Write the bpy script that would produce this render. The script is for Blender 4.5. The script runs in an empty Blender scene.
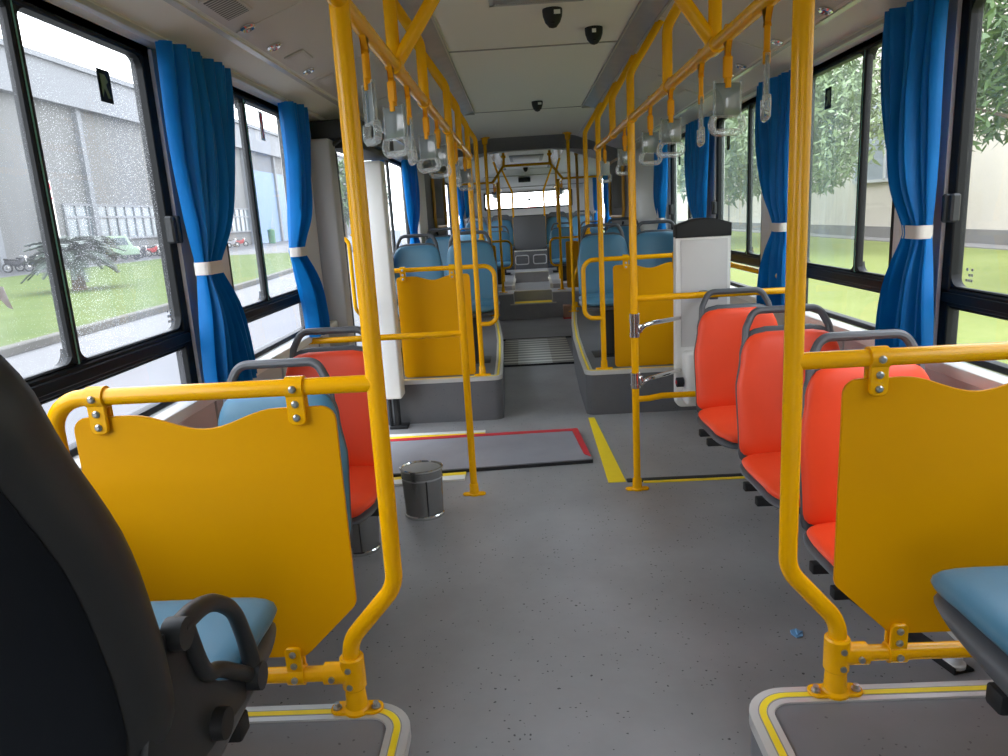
import bpy, bmesh, math, random
from mathutils import Vector, Matrix, Quaternion
random.seed(7)
PI = math.pi
S = bpy.context.scene
COL = S.collection
S.view_settings.view_transform = 'Standard'
S.view_settings.look = 'None'
S.view_settings.gamma = 1.0
S.view_settings.use_curve_mapping = False
S.view_settings.exposure = 0.0
S.cycles.max_bounces = 10
S.cycles.diffuse_bounces = 6
S.cycles.glossy_bounces = 4
S.cycles.transmission_bounces = 6
S.cycles.transparent_max_bounces = 24
S.cycles.caustics_reflective = False
S.cycles.caustics_refractive = False
S.cycles.sample_clamp_indirect = 6.0

# ------------------------------------------------------------------ materials
def srgb(r, g, b):
    f = lambda c: (c / 255 / 12.92) if c / 255 <= 0.04045 else ((c / 255 + 0.055) / 1.055) ** 2.4
    return (f(r), f(g), f(b), 1.0)

def newmat(name):
    m = bpy.data.materials.new(name); m.use_nodes = True
    nt = m.node_tree
    for n in list(nt.nodes): nt.nodes.remove(n)
    out = nt.nodes.new('ShaderNodeOutputMaterial')
    return m, nt, out

def coords(nt, scale=1.0):
    tc = nt.nodes.new('ShaderNodeTexCoord')
    return tc.outputs['Object']

def noise(nt, vec, scale, detail=3.0, rough=0.5):
    n = nt.nodes.new('ShaderNodeTexNoise')
    n.inputs['Scale'].default_value = scale; n.inputs['Detail'].default_value = detail
    n.inputs['Roughness'].default_value = rough
    nt.links.new(vec, n.inputs['Vector']); return n.outputs['Fac']

def ramp(nt, fac, stops):
    r = nt.nodes.new('ShaderNodeValToRGB')
    el = r.color_ramp.elements
    while len(el) < len(stops): el.new(0.5)
    for e, (p, c) in zip(el, stops): e.position = p; e.color = c
    nt.links.new(fac, r.inputs['Fac']); return r.outputs['Color']

def mixc(nt, fac, a, b):
    m = nt.nodes.new('ShaderNodeMix'); m.data_type = 'RGBA'
    for k, v in ((0, fac), (6, a), (7, b)):
        if hasattr(v, 'default_value') or hasattr(v, 'is_linked'): nt.links.new(v, m.inputs[k])
        else: m.inputs[k].default_value = v
    return m.outputs[2]

def P(name, col, rough=0.5, metal=0.0, spec=0.5, var=0.0, vscale=8.0, bump=0.0, bscale=200.0, coat=0.0, sheen=0.0, dark=0.7):
    m, nt, out = newmat(name)
    b = nt.nodes.new('ShaderNodeBsdfPrincipled')
    b.inputs['Roughness'].default_value = rough; b.inputs['Metallic'].default_value = metal
    b.inputs['Specular IOR Level'].default_value = spec
    b.inputs['Coat Weight'].default_value = coat; b.inputs['Coat Roughness'].default_value = 0.12
    b.inputs['Sheen Weight'].default_value = sheen
    v = coords(nt)
    c2 = (col[0] * dark, col[1] * dark, col[2] * dark, 1)
    f = noise(nt, v, vscale, 4.0)
    mr = nt.nodes.new('ShaderNodeMapRange'); mr.inputs['From Min'].default_value = 0.3; mr.inputs['From Max'].default_value = 0.7
    mr.inputs['To Min'].default_value = 0.0; mr.inputs['To Max'].default_value = var if var else 0.04
    nt.links.new(f, mr.inputs['Value'])
    nt.links.new(mixc(nt, mr.outputs['Result'], col, c2), b.inputs['Base Color'])
    if bump:
        bp = nt.nodes.new('ShaderNodeBump'); bp.inputs['Strength'].default_value = bump; bp.inputs['Distance'].default_value = 0.002
        nt.links.new(noise(nt, v, bscale, 2.0), bp.inputs['Height']); nt.links.new(bp.outputs['Normal'], b.inputs['Normal'])
    nt.links.new(b.outputs['BSDF'], out.inputs['Surface'])
    return m

M = {}
M['yellow'] = P('yellow_paint', (0.84, 0.405, 0.0, 1), 0.24, spec=0.30, coat=0.0)
M['yellow_board'] = P('yellow_board', (0.68, 0.31, 0.0, 1), 0.40, spec=0.12, var=0.06, vscale=3, bump=0.05, bscale=400)
M['orange'] = P('orange_strap', (0.72, 0.30, 0.002, 1), 0.5, spec=0.2)
M['red_vinyl'] = P('red_vinyl', (0.90, 0.072, 0.018, 1), 0.42, spec=0.4, var=0.05, vscale=5, bump=0.12, bscale=900)
M['blue_vinyl'] = P('blue_vinyl', (0.066, 0.198, 0.305, 1), 0.38, spec=0.5, var=0.08, vscale=5, bump=0.12, bscale=900)
M['grey_plastic'] = P('grey_plastic', (0.085, 0.09, 0.10, 1), 0.42, bump=0.06, bscale=700)
M['dark_plastic'] = P('dark_plastic', (0.026, 0.028, 0.030, 1), 0.48, spec=0.35, bump=0.08, bscale=700)
M['shell_dark'] = P('shell_dark', (0.004, 0.006, 0.009, 1), 0.6, spec=0.2, bump=0.08, bscale=700)
M['black'] = P('black_frame', (0.006, 0.007, 0.008, 1), 0.5, spec=0.2)
M['rubber'] = P('black_rubber', (0.010, 0.010, 0.011, 1), 0.7)
M['bellow'] = P('bellows_rubber', (0.30, 0.30, 0.30, 1), 0.75, var=0.3, vscale=6)
M['white_paint'] = P('white_panel', (0.82, 0.81, 0.78, 1), 0.45, var=0.04, vscale=2)
M['grey_panel'] = P('grey_panel', (0.42, 0.42, 0.42, 1), 0.5, var=0.04, vscale=2)
M['wall'] = P('wall_laminate', (0.60, 0.58, 0.57, 1), 0.4, var=0.05, vscale=3)
M['ceiling'] = P('ceiling_laminate', (0.76, 0.73, 0.66, 1), 0.55, var=0.03, vscale=1.5)
M['coving'] = P('coving_laminate', (0.56, 0.51, 0.47, 1), 0.42, var=0.03, vscale=1.5)
M['cove'] = P('cove_white', (0.68, 0.66, 0.62, 1), 0.25, var=0.03)
M['rear_brightened'] = P('rear_laminate_brightened', (0.86, 0.86, 0.85, 1), 0.4, var=0.02)  # laminate colour lightened to stand for window light in the rear car
M['bellow_panel'] = P('bellows_panel', (0.09, 0.09, 0.09, 1), 0.7)
M['seam'] = P('seam_dark', (0.34, 0.32, 0.30, 1), 0.6)
M['diffuser'] = P('lamp_diffuser', (0.36, 0.36, 0.40, 1), 0.2, var=0.5, vscale=9, dark=0.75)
M['alu'] = P('brushed_aluminium', (0.70, 0.69, 0.66, 1), 0.32, metal=0.55)
M['chrome'] = P('chrome', (0.72, 0.72, 0.72, 1), 0.12, metal=1.0)
M['steel'] = P('stainless_steel', (0.33, 0.33, 0.325, 1), 0.24, metal=0.92, var=0.3, vscale=4)
M['bin_added_skin'] = P('bin_inside', (0.60, 0.60, 0.59, 1), 0.6, spec=0.15)
M['bolt'] = P('bolt_steel', (0.45, 0.45, 0.44, 1), 0.3, metal=0.9)
M['yellow_stripe'] = P('yellow_stripe', (0.92, 0.68, 0.012, 1), 0.5, var=0.15, vscale=30)
M['red_tape'] = P('red_tape', (0.62, 0.02, 0.035, 1), 0.35, var=0.2, vscale=30)
M['cream'] = P('cream_strip', (0.62, 0.60, 0.52, 1), 0.45)
M['paper_blue'] = P('blue_paper', (0.16, 0.36, 0.62, 1), 0.7)
M['white'] = P('white_plastic', (0.78, 0.77, 0.74, 1), 0.4)
M['belt'] = P('beige_belt', (0.60, 0.57, 0.53, 1), 0.6)
M['brown_box'] = P('tan_box', (0.42, 0.22, 0.13, 1), 0.7)
M['yellow_shaded'] = P('shaded_yellow_rail', (0.55, 0.27, 0.01, 1), 0.4)  # yellow paint browned in the colour to stand for shade
M['plate'] = None

def floor_mat(name, col, dot=0.55, dscale=70.0, thr=0.085, bumpy=0.05):
    m, nt, out = newmat(name)
    b = nt.nodes.new('ShaderNodeBsdfPrincipled')
    v = coords(nt)
    w = nt.nodes.new('ShaderNodeTexNoise'); w.inputs['Scale'].default_value = 90; nt.links.new(v, w.inputs['Vector'])
    add = nt.nodes.new('ShaderNodeVectorMath'); add.operation = 'MULTIPLY_ADD'
    nt.links.new(w.outputs['Color'], add.inputs[0]); add.inputs[1].default_value = (0.012, 0.012, 0.0); nt.links.new(v, add.inputs[2])
    vo = nt.nodes.new('ShaderNodeTexVoronoi'); vo.inputs['Scale'].default_value = dscale
    nt.links.new(add.outputs['Vector'], vo.inputs['Vector'])
    # random per-cell size: keep only some of the chips
    sep = nt.nodes.new('ShaderNodeSeparateColor'); nt.links.new(vo.outputs['Color'], sep.inputs['Color'])
    th = nt.nodes.new('ShaderNodeMapRange'); th.inputs['From Min'].default_value = 0.62; th.inputs['From Max'].default_value = 1.0
    th.inputs['To Min'].default_value = 0.0; th.inputs['To Max'].default_value = thr * 2.6
    nt.links.new(sep.outputs['Red'], th.inputs['Value'])
    lt = nt.nodes.new('ShaderNodeMath'); lt.operation = 'LESS_THAN'
    nt.links.new(vo.outputs['Distance'], lt.inputs[0]); nt.links.new(th.outputs['Result'], lt.inputs[1])
    mul = nt.nodes.new('ShaderNodeMath'); mul.operation = 'MULTIPLY'; mul.inputs[1].default_value = dot
    nt.links.new(lt.outputs[0], mul.inputs[0])
    wear = noise(nt, v, 2.2, 5.0, 0.6)
    base = ramp(nt, wear, [(0.3, (col[0] * 0.84, col[1] * 0.84, col[2] * 0.84, 1)), (0.7, (col[0] * 1.12, col[1] * 1.12, col[2] * 1.13, 1))])
    nt.links.new(mixc(nt, mul.outputs[0], base, (0.010, 0.010, 0.011, 1)), b.inputs['Base Color'])
    b.inputs['Roughness'].default_value = 0.44
    b.inputs['Specular IOR Level'].default_value = 0.42
    bp = nt.nodes.new('ShaderNodeBump'); bp.inputs['Strength'].default_value = bumpy; bp.inputs['Distance'].default_value = 0.002
    nt.links.new(noise(nt, v, 260, 3), bp.inputs['Height']); nt.links.new(bp.outputs['Normal'], b.inputs['Normal'])
    nt.links.new(b.outputs['BSDF'], out.inputs['Surface'])
    return m
M['floor'] = floor_mat('grey_speckled_vinyl', (0.268, 0.264, 0.264), dot=0.85, thr=0.095)
M['podium'] = floor_mat('grey_vinyl_podium', (0.175, 0.175, 0.185))
M['podium_shaded'] = floor_mat('podium_vinyl_shaded', (0.115, 0.115, 0.12))  # same vinyl as the near platforms, darkened to stand for shade
M['podium_dark'] = floor_mat('dark_vinyl', (0.36, 0.36, 0.365))
M['engine_dark'] = P('engine_cover_vinyl', (0.085, 0.088, 0.095, 1), 0.6)
M['ramp'] = floor_mat('ramp_vinyl', (0.25, 0.25, 0.275), dot=0.25, dscale=180)

def ridged(name, c1, c2, scale, axis='Y', metal=0.6, rough=0.35):
    m, nt, out = newmat(name)
    b = nt.nodes.new('ShaderNodeBsdfPrincipled'); b.inputs['Metallic'].default_value = metal; b.inputs['Roughness'].default_value = rough
    w = nt.nodes.new('ShaderNodeTexWave'); w.bands_direction = axis; w.inputs['Scale'].default_value = scale
    nt.links.new(coords(nt), w.inputs['Vector'])
    nt.links.new(ramp(nt, w.outputs['Fac'], [(0.2, c1), (0.8, c2)]), b.inputs['Base Color'])
    bp = nt.nodes.new('ShaderNodeBump'); bp.inputs['Strength'].default_value = 0.6; bp.inputs['Distance'].default_value = 0.004
    nt.links.new(w.outputs['Fac'], bp.inputs['Height']); nt.links.new(bp.outputs['Normal'], b.inputs['Normal'])
    nt.links.new(b.outputs['BSDF'], out.inputs['Surface'])
    return m
M['plate'] = ridged('ribbed_turntable', (0.20, 0.19, 0.17, 1), (0.66, 0.64, 0.57, 1), 2.4, 'Y', 0.15, 0.45)
M['grille'] = ridged('grille_slats', (0.10, 0.09, 0.08, 1), (0.50, 0.46, 0.42, 1), 22.0, 'Y', 0.0, 0.6)
M['grille_x'] = ridged('vent_slats', (0.06, 0.06, 0.05, 1), (0.50, 0.48, 0.45, 1), 18.0, 'X', 0.0, 0.6)

def fabric_mat():
    m, nt, out = newmat('blue_curtain_fabric')
    b = nt.nodes.new('ShaderNodeBsdfPrincipled'); b.inputs['Roughness'].default_value = 0.45
    b.inputs['Specular IOR Level'].default_value = 0.25
    v = coords(nt)
    c = ramp(nt, noise(nt, v, 6, 3), [(0.3, (0.0, 0.165, 0.50, 1)), (0.7, (0.0, 0.215, 0.62, 1))])
    nt.links.new(c, b.inputs['Base Color'])
    t = nt.nodes.new('ShaderNodeBsdfTranslucent'); nt.links.new(c, t.inputs['Color'])
    mx = nt.nodes.new('ShaderNodeMixShader'); mx.inputs[0].default_value = 0.28
    nt.links.new(b.outputs['BSDF'], mx.inputs[1]); nt.links.new(t.outputs['BSDF'], mx.inputs[2])
    nt.links.new(mx.outputs[0], out.inputs['Surface'])
    return m
M['curtain'] = fabric_mat()

def glass_mat(name, tint, haze, drops, dscale=260.0, hazecol=(0.75, 0.78, 0.80, 1), streak=(1, 2.5, 0.7)):
    m, nt, out = newmat(name)
    tr = nt.nodes.new('ShaderNodeBsdfTransparent'); tr.inputs['Color'].default_value = tint
    gl = nt.nodes.new('ShaderNodeBsdfGlossy'); gl.inputs['Roughness'].default_value = 0.03; gl.inputs['Color'].default_value = (0.9, 0.95, 1, 1)
    lw = nt.nodes.new('ShaderNodeLayerWeight'); lw.inputs['Blend'].default_value = 0.5
    pw_ = nt.nodes.new('ShaderNodeMath'); pw_.operation = 'POWER'; nt.links.new(lw.outputs['Facing'], pw_.inputs[0]); pw_.inputs[1].default_value = 6.0
    mr0 = nt.nodes.new('ShaderNodeMapRange'); mr0.inputs['To Min'].default_value = 0.03; mr0.inputs['To Max'].default_value = 0.55
    nt.links.new(pw_.outputs[0], mr0.inputs['Value'])
    mg = nt.nodes.new('ShaderNodeMixShader'); nt.links.new(mr0.outputs['Result'], mg.inputs[0])
    nt.links.new(tr.outputs[0], mg.inputs[1]); nt.links.new(gl.outputs[0], mg.inputs[2])
    tl = nt.nodes.new('ShaderNodeBsdfTranslucent'); tl.inputs['Color'].default_value = hazecol
    v = coords(nt)
    big = nt.nodes.new('ShaderNodeMapRange'); big.inputs['From Min'].default_value = 0.35; big.inputs['From Max'].default_value = 0.75
    big.inputs['To Min'].default_value = haze * 0.5; big.inputs['To Max'].default_value = haze * 1.6
    mp = nt.nodes.new('ShaderNodeMapping'); mp.inputs['Scale'].default_value = streak; nt.links.new(v, mp.inputs['Vector'])
    nt.links.new(noise(nt, mp.outputs[0], 3.0, 5.0, 0.65), big.inputs['Value'])
    fac = big.outputs['Result']
    if drops:
        vo = nt.nodes.new('ShaderNodeTexVoronoi'); vo.inputs['Scale'].default_value = dscale; nt.links.new(v, vo.inputs['Vector'])
        sep = nt.nodes.new('ShaderNodeSeparateColor'); nt.links.new(vo.outputs['Color'], sep.inputs['Color'])
        th = nt.nodes.new('ShaderNodeMapRange'); th.inputs['From Min'].default_value = 0.45; th.inputs['To Min'].default_value = 0.0; th.inputs['To Max'].default_value = 0.42
        nt.links.new(sep.outputs['Red'], th.inputs['Value'])
        lt = nt.nodes.new('ShaderNodeMath'); lt.operation = 'LESS_THAN'
        nt.links.new(vo.outputs['Distance'], lt.inputs[0]); nt.links.new(th.outputs['Result'], lt.inputs[1])
        pm = nt.nodes.new('ShaderNodeMapRange'); pm.inputs['From Min'].default_value = 0.3; pm.inputs['From Max'].default_value = 0.6
        pm.inputs['To Max'].default_value = drops; nt.links.new(noise(nt, v, 2.5, 2), pm.inputs['Value'])
        ml = nt.nodes.new('ShaderNodeMath'); ml.operation = 'MULTIPLY'; nt.links.new(lt.outputs[0], ml.inputs[0]); nt.links.new(pm.outputs['Result'], ml.inputs[1])
        ad = nt.nodes.new('ShaderNodeMath'); ad.operation = 'ADD'; ad.use_clamp = True
        nt.links.new(ml.outputs[0], ad.inputs[0]); nt.links.new(fac, ad.inputs[1]); fac = ad.outputs[0]
    mx = nt.nodes.new('ShaderNodeMixShader'); nt.links.new(fac, mx.inputs[0])
    nt.links.new(mg.outputs[0], mx.inputs[1]); nt.links.new(tl.outputs[0], mx.inputs[2])
    nt.links.new(mx.outputs[0], out.inputs['Surface'])
    return m
M['glass_wet'] = glass_mat('rain_spotted_glass', (0.93, 0.94, 0.94, 1), 0.07, 0.9, 215, (0.75, 0.77, 0.80, 1))
M['glass'] = glass_mat('hazy_window_glass', (0.93, 0.95, 0.95, 1), 0.06, 0.0)
M['glass_green'] = glass_mat('green_hazy_glass', (0.86, 0.93, 0.92, 1), 0.12, 0.22, 330, (0.45, 0.54, 0.53, 1), (1, 16, 0.5))
M['glass_clear'] = glass_mat('clear_window_glass', (0.95, 0.96, 0.96, 1), 0.02, 0.10, 300)
M['glass_whitened'] = glass_mat('whitened_lower_glass', (0.92, 0.93, 0.95, 1), 0.13, 0.0, 200, (0.50, 0.50, 0.54, 1))  # hazed pane, whitened to stand for the bright concrete outside

def acrylic(name, tcol, gcol, base, rough=0.06):
    m, nt, out = newmat(name)
    tr = nt.nodes.new('ShaderNodeBsdfTransparent'); tr.inputs['Color'].default_value = tcol
    p = nt.nodes.new('ShaderNodeBsdfPrincipled'); p.inputs['Base Color'].default_value = gcol; p.inputs['Roughness'].default_value = rough
    p.inputs['Specular IOR Level'].default_value = 1.0
    lw = nt.nodes.new('ShaderNodeLayerWeight'); lw.inputs['Blend'].default_value = 0.35
    mr = nt.nodes.new('ShaderNodeMapRange'); mr.inputs['To Min'].default_value = base; mr.inputs['To Max'].default_value = min(1, base + 0.55)
    nt.links.new(lw.outputs['Facing'], mr.inputs['Value'])
    mx = nt.nodes.new('ShaderNodeMixShader'); nt.links.new(mr.outputs['Result'], mx.inputs[0])
    nt.links.new(tr.outputs[0], mx.inputs[1]); nt.links.new(p.outputs[0], mx.inputs[2])
    nt.links.new(mx.outputs[0], out.inputs['Surface'])
    return m
M['acrylic'] = acrylic('clear_acrylic', (0.93, 0.95, 0.95, 1), (0.66, 0.68, 0.68, 1), 0.20)
M['card'] = acrylic('clear_card_pocket', (0.80, 0.84, 0.84, 1), (0.20, 0.225, 0.22, 1), 0.60, 0.1)

def grass_mat(name, c1, c2, c3):
    m, nt, out = newmat(name)
    b = nt.nodes.new('ShaderNodeBsdfPrincipled'); b.inputs['Roughness'].default_value = 0.9; b.inputs['Specular IOR Level'].default_value = 0.1
    v = coords(nt)
    a = ramp(nt, noise(nt, v, 0.5, 5, 0.6), [(0.3, c1), (0.7, c2)])
    f = noise(nt, v, 9.0, 4, 0.7)
    mr = nt.nodes.new('ShaderNodeMapRange'); mr.inputs['From Min'].default_value = 0.4; mr.inputs['From Max'].default_value = 0.75; mr.inputs['To Max'].default_value = 0.7
    nt.links.new(f, mr.inputs['Value'])
    nt.links.new(mixc(nt, mr.outputs['Result'], a, c3), b.inputs['Base Color'])
    nt.links.new(b.outputs['BSDF'], out.inputs['Surface'])
    return m
M['lawn'] = grass_mat('lawn_grass', (0.0476, 0.07616, 0.0136, 1), (0.0714, 0.102, 0.0204, 1), (0.0816, 0.0952, 0.0306, 1))
M['lawn_pale'] = grass_mat('pale_lawn_grass', (0.1292, 0.1598, 0.0374, 1), (0.1734, 0.2006, 0.0578, 1), (0.204, 0.2074, 0.0748, 1))
M['concrete'] = P('road_concrete', (0.102, 0.1006, 0.102, 1), 0.85, var=0.35, vscale=0.6, bump=0.2, bscale=30)
M['kerb'] = P('kerb_stone', (0.0816, 0.07616, 0.0646, 1), 0.9, var=0.5, vscale=2)
M['yard'] = P('wet_asphalt', (0.051, 0.051, 0.0544, 1), 0.5, var=0.4, vscale=0.3)
M['facade'] = P('factory_cladding', (0.0986, 0.0986, 0.0952, 1), 0.8, var=0.15, vscale=0.2)
M['facade_roof'] = P('factory_fascia', (0.1224, 0.1292, 0.1394, 1), 0.7, var=0.2, vscale=0.4)
M['facade_blue'] = P('blue_roller_door', (0.0884, 0.1496, 0.2448, 1), 0.6, var=0.2, vscale=0.8)
M['win_dark'] = P('factory_window_glass', (0.0884, 0.1156, 0.1292, 1), 0.25, var=0.4, vscale=0.4)
M['plaster'] = P('beige_plaster', (0.56, 0.50, 0.43, 1), 0.95, var=0.25, vscale=0.5, bump=0.6, bscale=8)
M['win_grey'] = P('grey_blinds', (0.2312, 0.2584, 0.2856, 1), 0.5, var=0.2, vscale=1.0)
M['walkway'] = P('grey_walkway', (0.17, 0.1564, 0.1428, 1), 0.9, var=0.3, vscale=1.0)
M['bark'] = P('bark', (0.10, 0.075, 0.05, 1), 0.95, var=0.4, vscale=12, bump=0.5, bscale=40)
M['tree_green'] = P('leaf_green', (0.0884, 0.1564, 0.0476, 1), 0.5, var=0.7, vscale=1.6, dark=0.4)
M['tree_overlit'] = P('leaf_green_overlit', (0.2176, 0.2788, 0.136, 1), 0.5, var=0.6, vscale=1.6, dark=0.5)  # leaf green paled to stand for glaring daylight and haze
M['cycad'] = P('cycad_leaf', (0.0306, 0.04624, 0.03264, 1), 0.5, var=0.4, vscale=3)
M['trike'] = P('mint_paint', (0.1904, 0.272, 0.1836, 1), 0.35)
M['bin_green'] = P('green_bin', (0.0136, 0.1088, 0.0476, 1), 0.5)
M['sign_red'] = P('sign_red', (0.65, 0.02, 0.03, 1), 0.5)
M['sign_green'] = P('sign_green', (0.16, 0.22, 0.10, 1), 0.5)
m_, nt, out_ = newmat('thin_torn_paper')
b_ = nt.nodes.new('ShaderNodeBsdfDiffuse'); b_.inputs['Color'].default_value = (0.75, 0.73, 0.72, 1)
t_ = nt.nodes.new('ShaderNodeBsdfTranslucent'); t_.inputs['Color'].default_value = (0.60, 0.57, 0.57, 1)
x_ = nt.nodes.new('ShaderNodeMixShader'); nt.links.new(noise(nt, coords(nt), 40), x_.inputs[0])
nt.links.new(b_.outputs[0], x_.inputs[1]); nt.links.new(t_.outputs[0], x_.inputs[2]); nt.links.new(x_.outputs[0], out_.inputs['Surface'])
M['torn_paper'] = m_
M['sticker_clear'] = P('sticker_white', (0.74, 0.72, 0.72, 1), 0.5)

# ------------------------------------------------------------------ geometry helpers
class G:
    def __init__(s): s.bm = bmesh.new()
    def merge(s, t, mat=None):
        if mat is not None: bmesh.ops.transform(t, matrix=mat, verts=t.verts)
        me = bpy.data.meshes.new('tmp'); t.to_mesh(me); t.free()
        s.bm.from_mesh(me); bpy.data.meshes.remove(me); return s
    def box(s, x0, x1, y0, y1, z0, z1, r=0.0, seg=2, mat=None):
        t = bmesh.new(); bmesh.ops.create_cube(t, size=1.0)
        for v in t.verts:
            v.co = Vector(((x0 + x1) / 2 + v.co.x * (x1 - x0), (y0 + y1) / 2 + v.co.y * (y1 - y0), (z0 + z1) / 2 + v.co.z * (z1 - z0)))
        if r: bmesh.ops.bevel(t, geom=list(t.edges), offset=r, segments=seg, affect='EDGES', profile=0.5)
        return s.merge(t, mat)
    def prism(s, pts, axis, a, b, r=0.0, seg=2, mat=None):
        """outline pts in the two other axes, extruded along axis from a to b"""
        t = bmesh.new()
        def mk(p, h):
            return {'X': (h, p[0], p[1]), 'Y': (p[0], h, p[1]), 'Z': (p[0], p[1], h)}[axis]
        v0 = [t.verts.new(mk(p, a)) for p in pts]; v1 = [t.verts.new(mk(p, b)) for p in pts]
        n = len(pts)
        f0 = t.faces.new(v0); f1 = t.faces.new(v1[::-1])
        for i in range(n): t.faces.new((v0[(i + 1) % n], v0[i], v1[i], v1[(i + 1) % n]))
        bmesh.ops.recalc_face_normals(t, faces=t.faces)
        if r:
            ed = [e for e in t.edges if (e in f0.edges or e in f1.edges)]
            bmesh.ops.bevel(t, geom=ed, offset=r, segments=seg, affect='EDGES', profile=0.5)
        return s.merge(t, mat)
    def tube(s, path, r, n=12, fillet=0.0, closed=False, caps=True, arc=6):
        pts = [Vector(p) for p in path]
        if fillet: pts = round_path(pts, fillet, arc, closed)
        t = s.bm
        m = len(pts)
        tang = []
        for i in range(m):
            a = pts[i - 1] if (i or closed) else pts[i]; b = pts[(i + 1) % m] if (i < m - 1 or closed) else pts[i]
            tang.append((b - a).normalized())
        up = Vector((0, 0, 1)) if abs(tang[0].z) < 0.9 else Vector((0, 1, 0))
        u = tang[0].cross(up).normalized(); rings = []
        for i in range(m):
            if i:
                q = tang[i - 1].rotation_difference(tang[i]); u = q @ u
            w = tang[i].cross(u).normalized()
            rad = r[i] if isinstance(r, (list, tuple)) else r
            rings.append([t.verts.new(pts[i] + u * (math.cos(2 * PI * k / n) * rad) + w * (math.sin(2 * PI * k / n) * rad)) for k in range(n)])
        for i in range(m if closed else m - 1):
            A, B = rings[i], rings[(i + 1) % m]
            for k in range(n): t.faces.new((A[k], A[(k + 1) % n], B[(k + 1) % n], B[k]))
        if caps and not closed:
            t.faces.new(rings[0][::-1]); t.faces.new(rings[-1])
        return s
    def lathe(s, prof, c, n=20, axis='Z', mat=None, caps=True):
        """prof: [(radius, height)], around axis through c"""
        t = bmesh.new(); rings = []
        for rr, h in prof:
            ring = []
            for k in range(n):
                a = 2 * PI * k / n; x, y = math.cos(a) * rr, math.sin(a) * rr
                ring.append(t.verts.new({'Z': (x, y, h), 'Y': (x, h, y), 'X': (h, x, y)}[axis]))
            rings.append(ring)
        for A, B in zip(rings, rings[1:]):
            for k in range(n): t.faces.new((A[k], A[(k + 1) % n], B[(k + 1) % n], B[k]))
        if caps and prof[0][0] > 1e-5: t.faces.new(rings[0])
        if caps and prof[-1][0] > 1e-5: t.faces.new(rings[-1])
        bmesh.ops.remove_doubles(t, verts=t.verts, dist=1e-6)
        bmesh.ops.recalc_face_normals(t, faces=t.faces)
        mt = Matrix.Translation(c)
        return s.merge(t, mat @ mt if mat is not None else mt)
    def quad(s, pts):
        s.bm.faces.new([s.bm.verts.new(p) for p in pts]); return s
    def grid(s, fn, nu, nv, wrap=False):
        V = [[s.bm.verts.new(fn(i, j)) for i in range(nu)] for j in range(nv)]
        for j in range(nv - 1):
            for i in range(nu if wrap else nu - 1):
                s.bm.faces.new((V[j][i], V[j][(i + 1) % nu], V[j + 1][(i + 1) % nu], V[j + 1][i]))
        return V

def smooth(pts, rad, sub=5):
    pts = [Vector(p) for p in pts]; P_ = [pts[0] * 2 - pts[1]] + pts + [pts[-1] * 2 - pts[-2]]; out, rr = [], []
    for i in range(1, len(P_) - 2):
        for k in range(sub):
            t = k / sub; a, b, c, d = P_[i - 1:i + 3]
            out.append(0.5 * ((2 * b) + (c - a) * t + (2 * a - 5 * b + 4 * c - d) * t * t + (3 * b - a - 3 * c + d) * t ** 3))
            rr.append(rad[i - 1] * (1 - t) + rad[i] * t)
    return out + [pts[-1]], rr + [rad[-1]]
def round_path(pts, R, arc=6, closed=False):
    out = []; n = len(pts)
    for i in range(n):
        if not closed and (i == 0 or i == n - 1): out.append(pts[i]); continue
        p, a, b = pts[i], pts[i - 1], pts[(i + 1) % n]
        da, db = (a - p), (b - p); la, lb = da.length, db.length; da.normalize(); db.normalize()
        ang = da.angle(db)
        if abs(ang - PI) < 0.02: out.append(p); continue
        d = min(R / math.tan(ang / 2), la * 0.49, lb * 0.49)
        Rr = d * math.tan(ang / 2)
        c = p + (da + db).normalized() * (Rr / math.sin(ang / 2))
        s0, s1 = p + da * d - c, p + db * d - c
        axis = s0.cross(s1).normalized(); tot = s0.angle(s1)
        for k in range(arc + 1): out.append(c + Quaternion(axis, tot * k / arc) @ s0)
    return out

def r2(pts, R, arc=5):
    """round the corners of a closed 2D outline; R a number or one per point"""
    out = []; n = len(pts)
    for i in range(n):
        rr = R[i] if isinstance(R, (list, tuple)) else R
        if rr <= 0: out.append(tuple(pts[i])); continue
        P3 = [Vector((*pts[i - 1], 0)), Vector((*pts[i], 0)), Vector((*pts[(i + 1) % n], 0))]
        q = round_path(P3, rr, arc)[1:-1]
        out += [(v.x, v.y) for v in q]
    return out

def bake(name, g, mat, parent=None, sharp=35, origin=None):
    me = bpy.data.meshes.new(name)
    bm = g.bm
    if parent is not None:
        o0 = parent.matrix_world.translation if parent.parent is None else None
        off = Vector(parent['_o']) if '_o' in parent else Vector(parent.location)
    else:
        if origin is None:
            xs = [v.co for v in bm.verts]
            lo = Vector((min(v.x for v in xs), min(v.y for v in xs), min(v.z for v in xs)))
            hi = Vector((max(v.x for v in xs), max(v.y for v in xs), max(v.z for v in xs)))
            off = Vector(((lo.x + hi.x) / 2, (lo.y + hi.y) / 2, lo.z))
        else: off = Vector(origin)
    bmesh.ops.transform(bm, matrix=Matrix.Translation(-off), verts=bm.verts)
    bmesh.ops.recalc_face_normals(bm, faces=bm.faces)
    bm.to_mesh(me); bm.free()
    if sharp is not None:
        for p in me.polygons: p.use_smooth = True
        me.set_sharp_from_angle(angle=math.radians(sharp))
    me.materials.append(mat)
    o = bpy.data.objects.new(name, me); COL.objects.link(o)
    if parent is not None:
        o.parent = parent; o['_o'] = tuple(off)
    else:
        o.location = off; o['_o'] = tuple(off)
    return o

def tag(o, label=None, cat=None, group=None, kind=None):
    if label: o['label'] = label
    if cat: o['category'] = cat
    if group: o['group'] = group
    if kind: o['kind'] = kind
    return o

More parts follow.
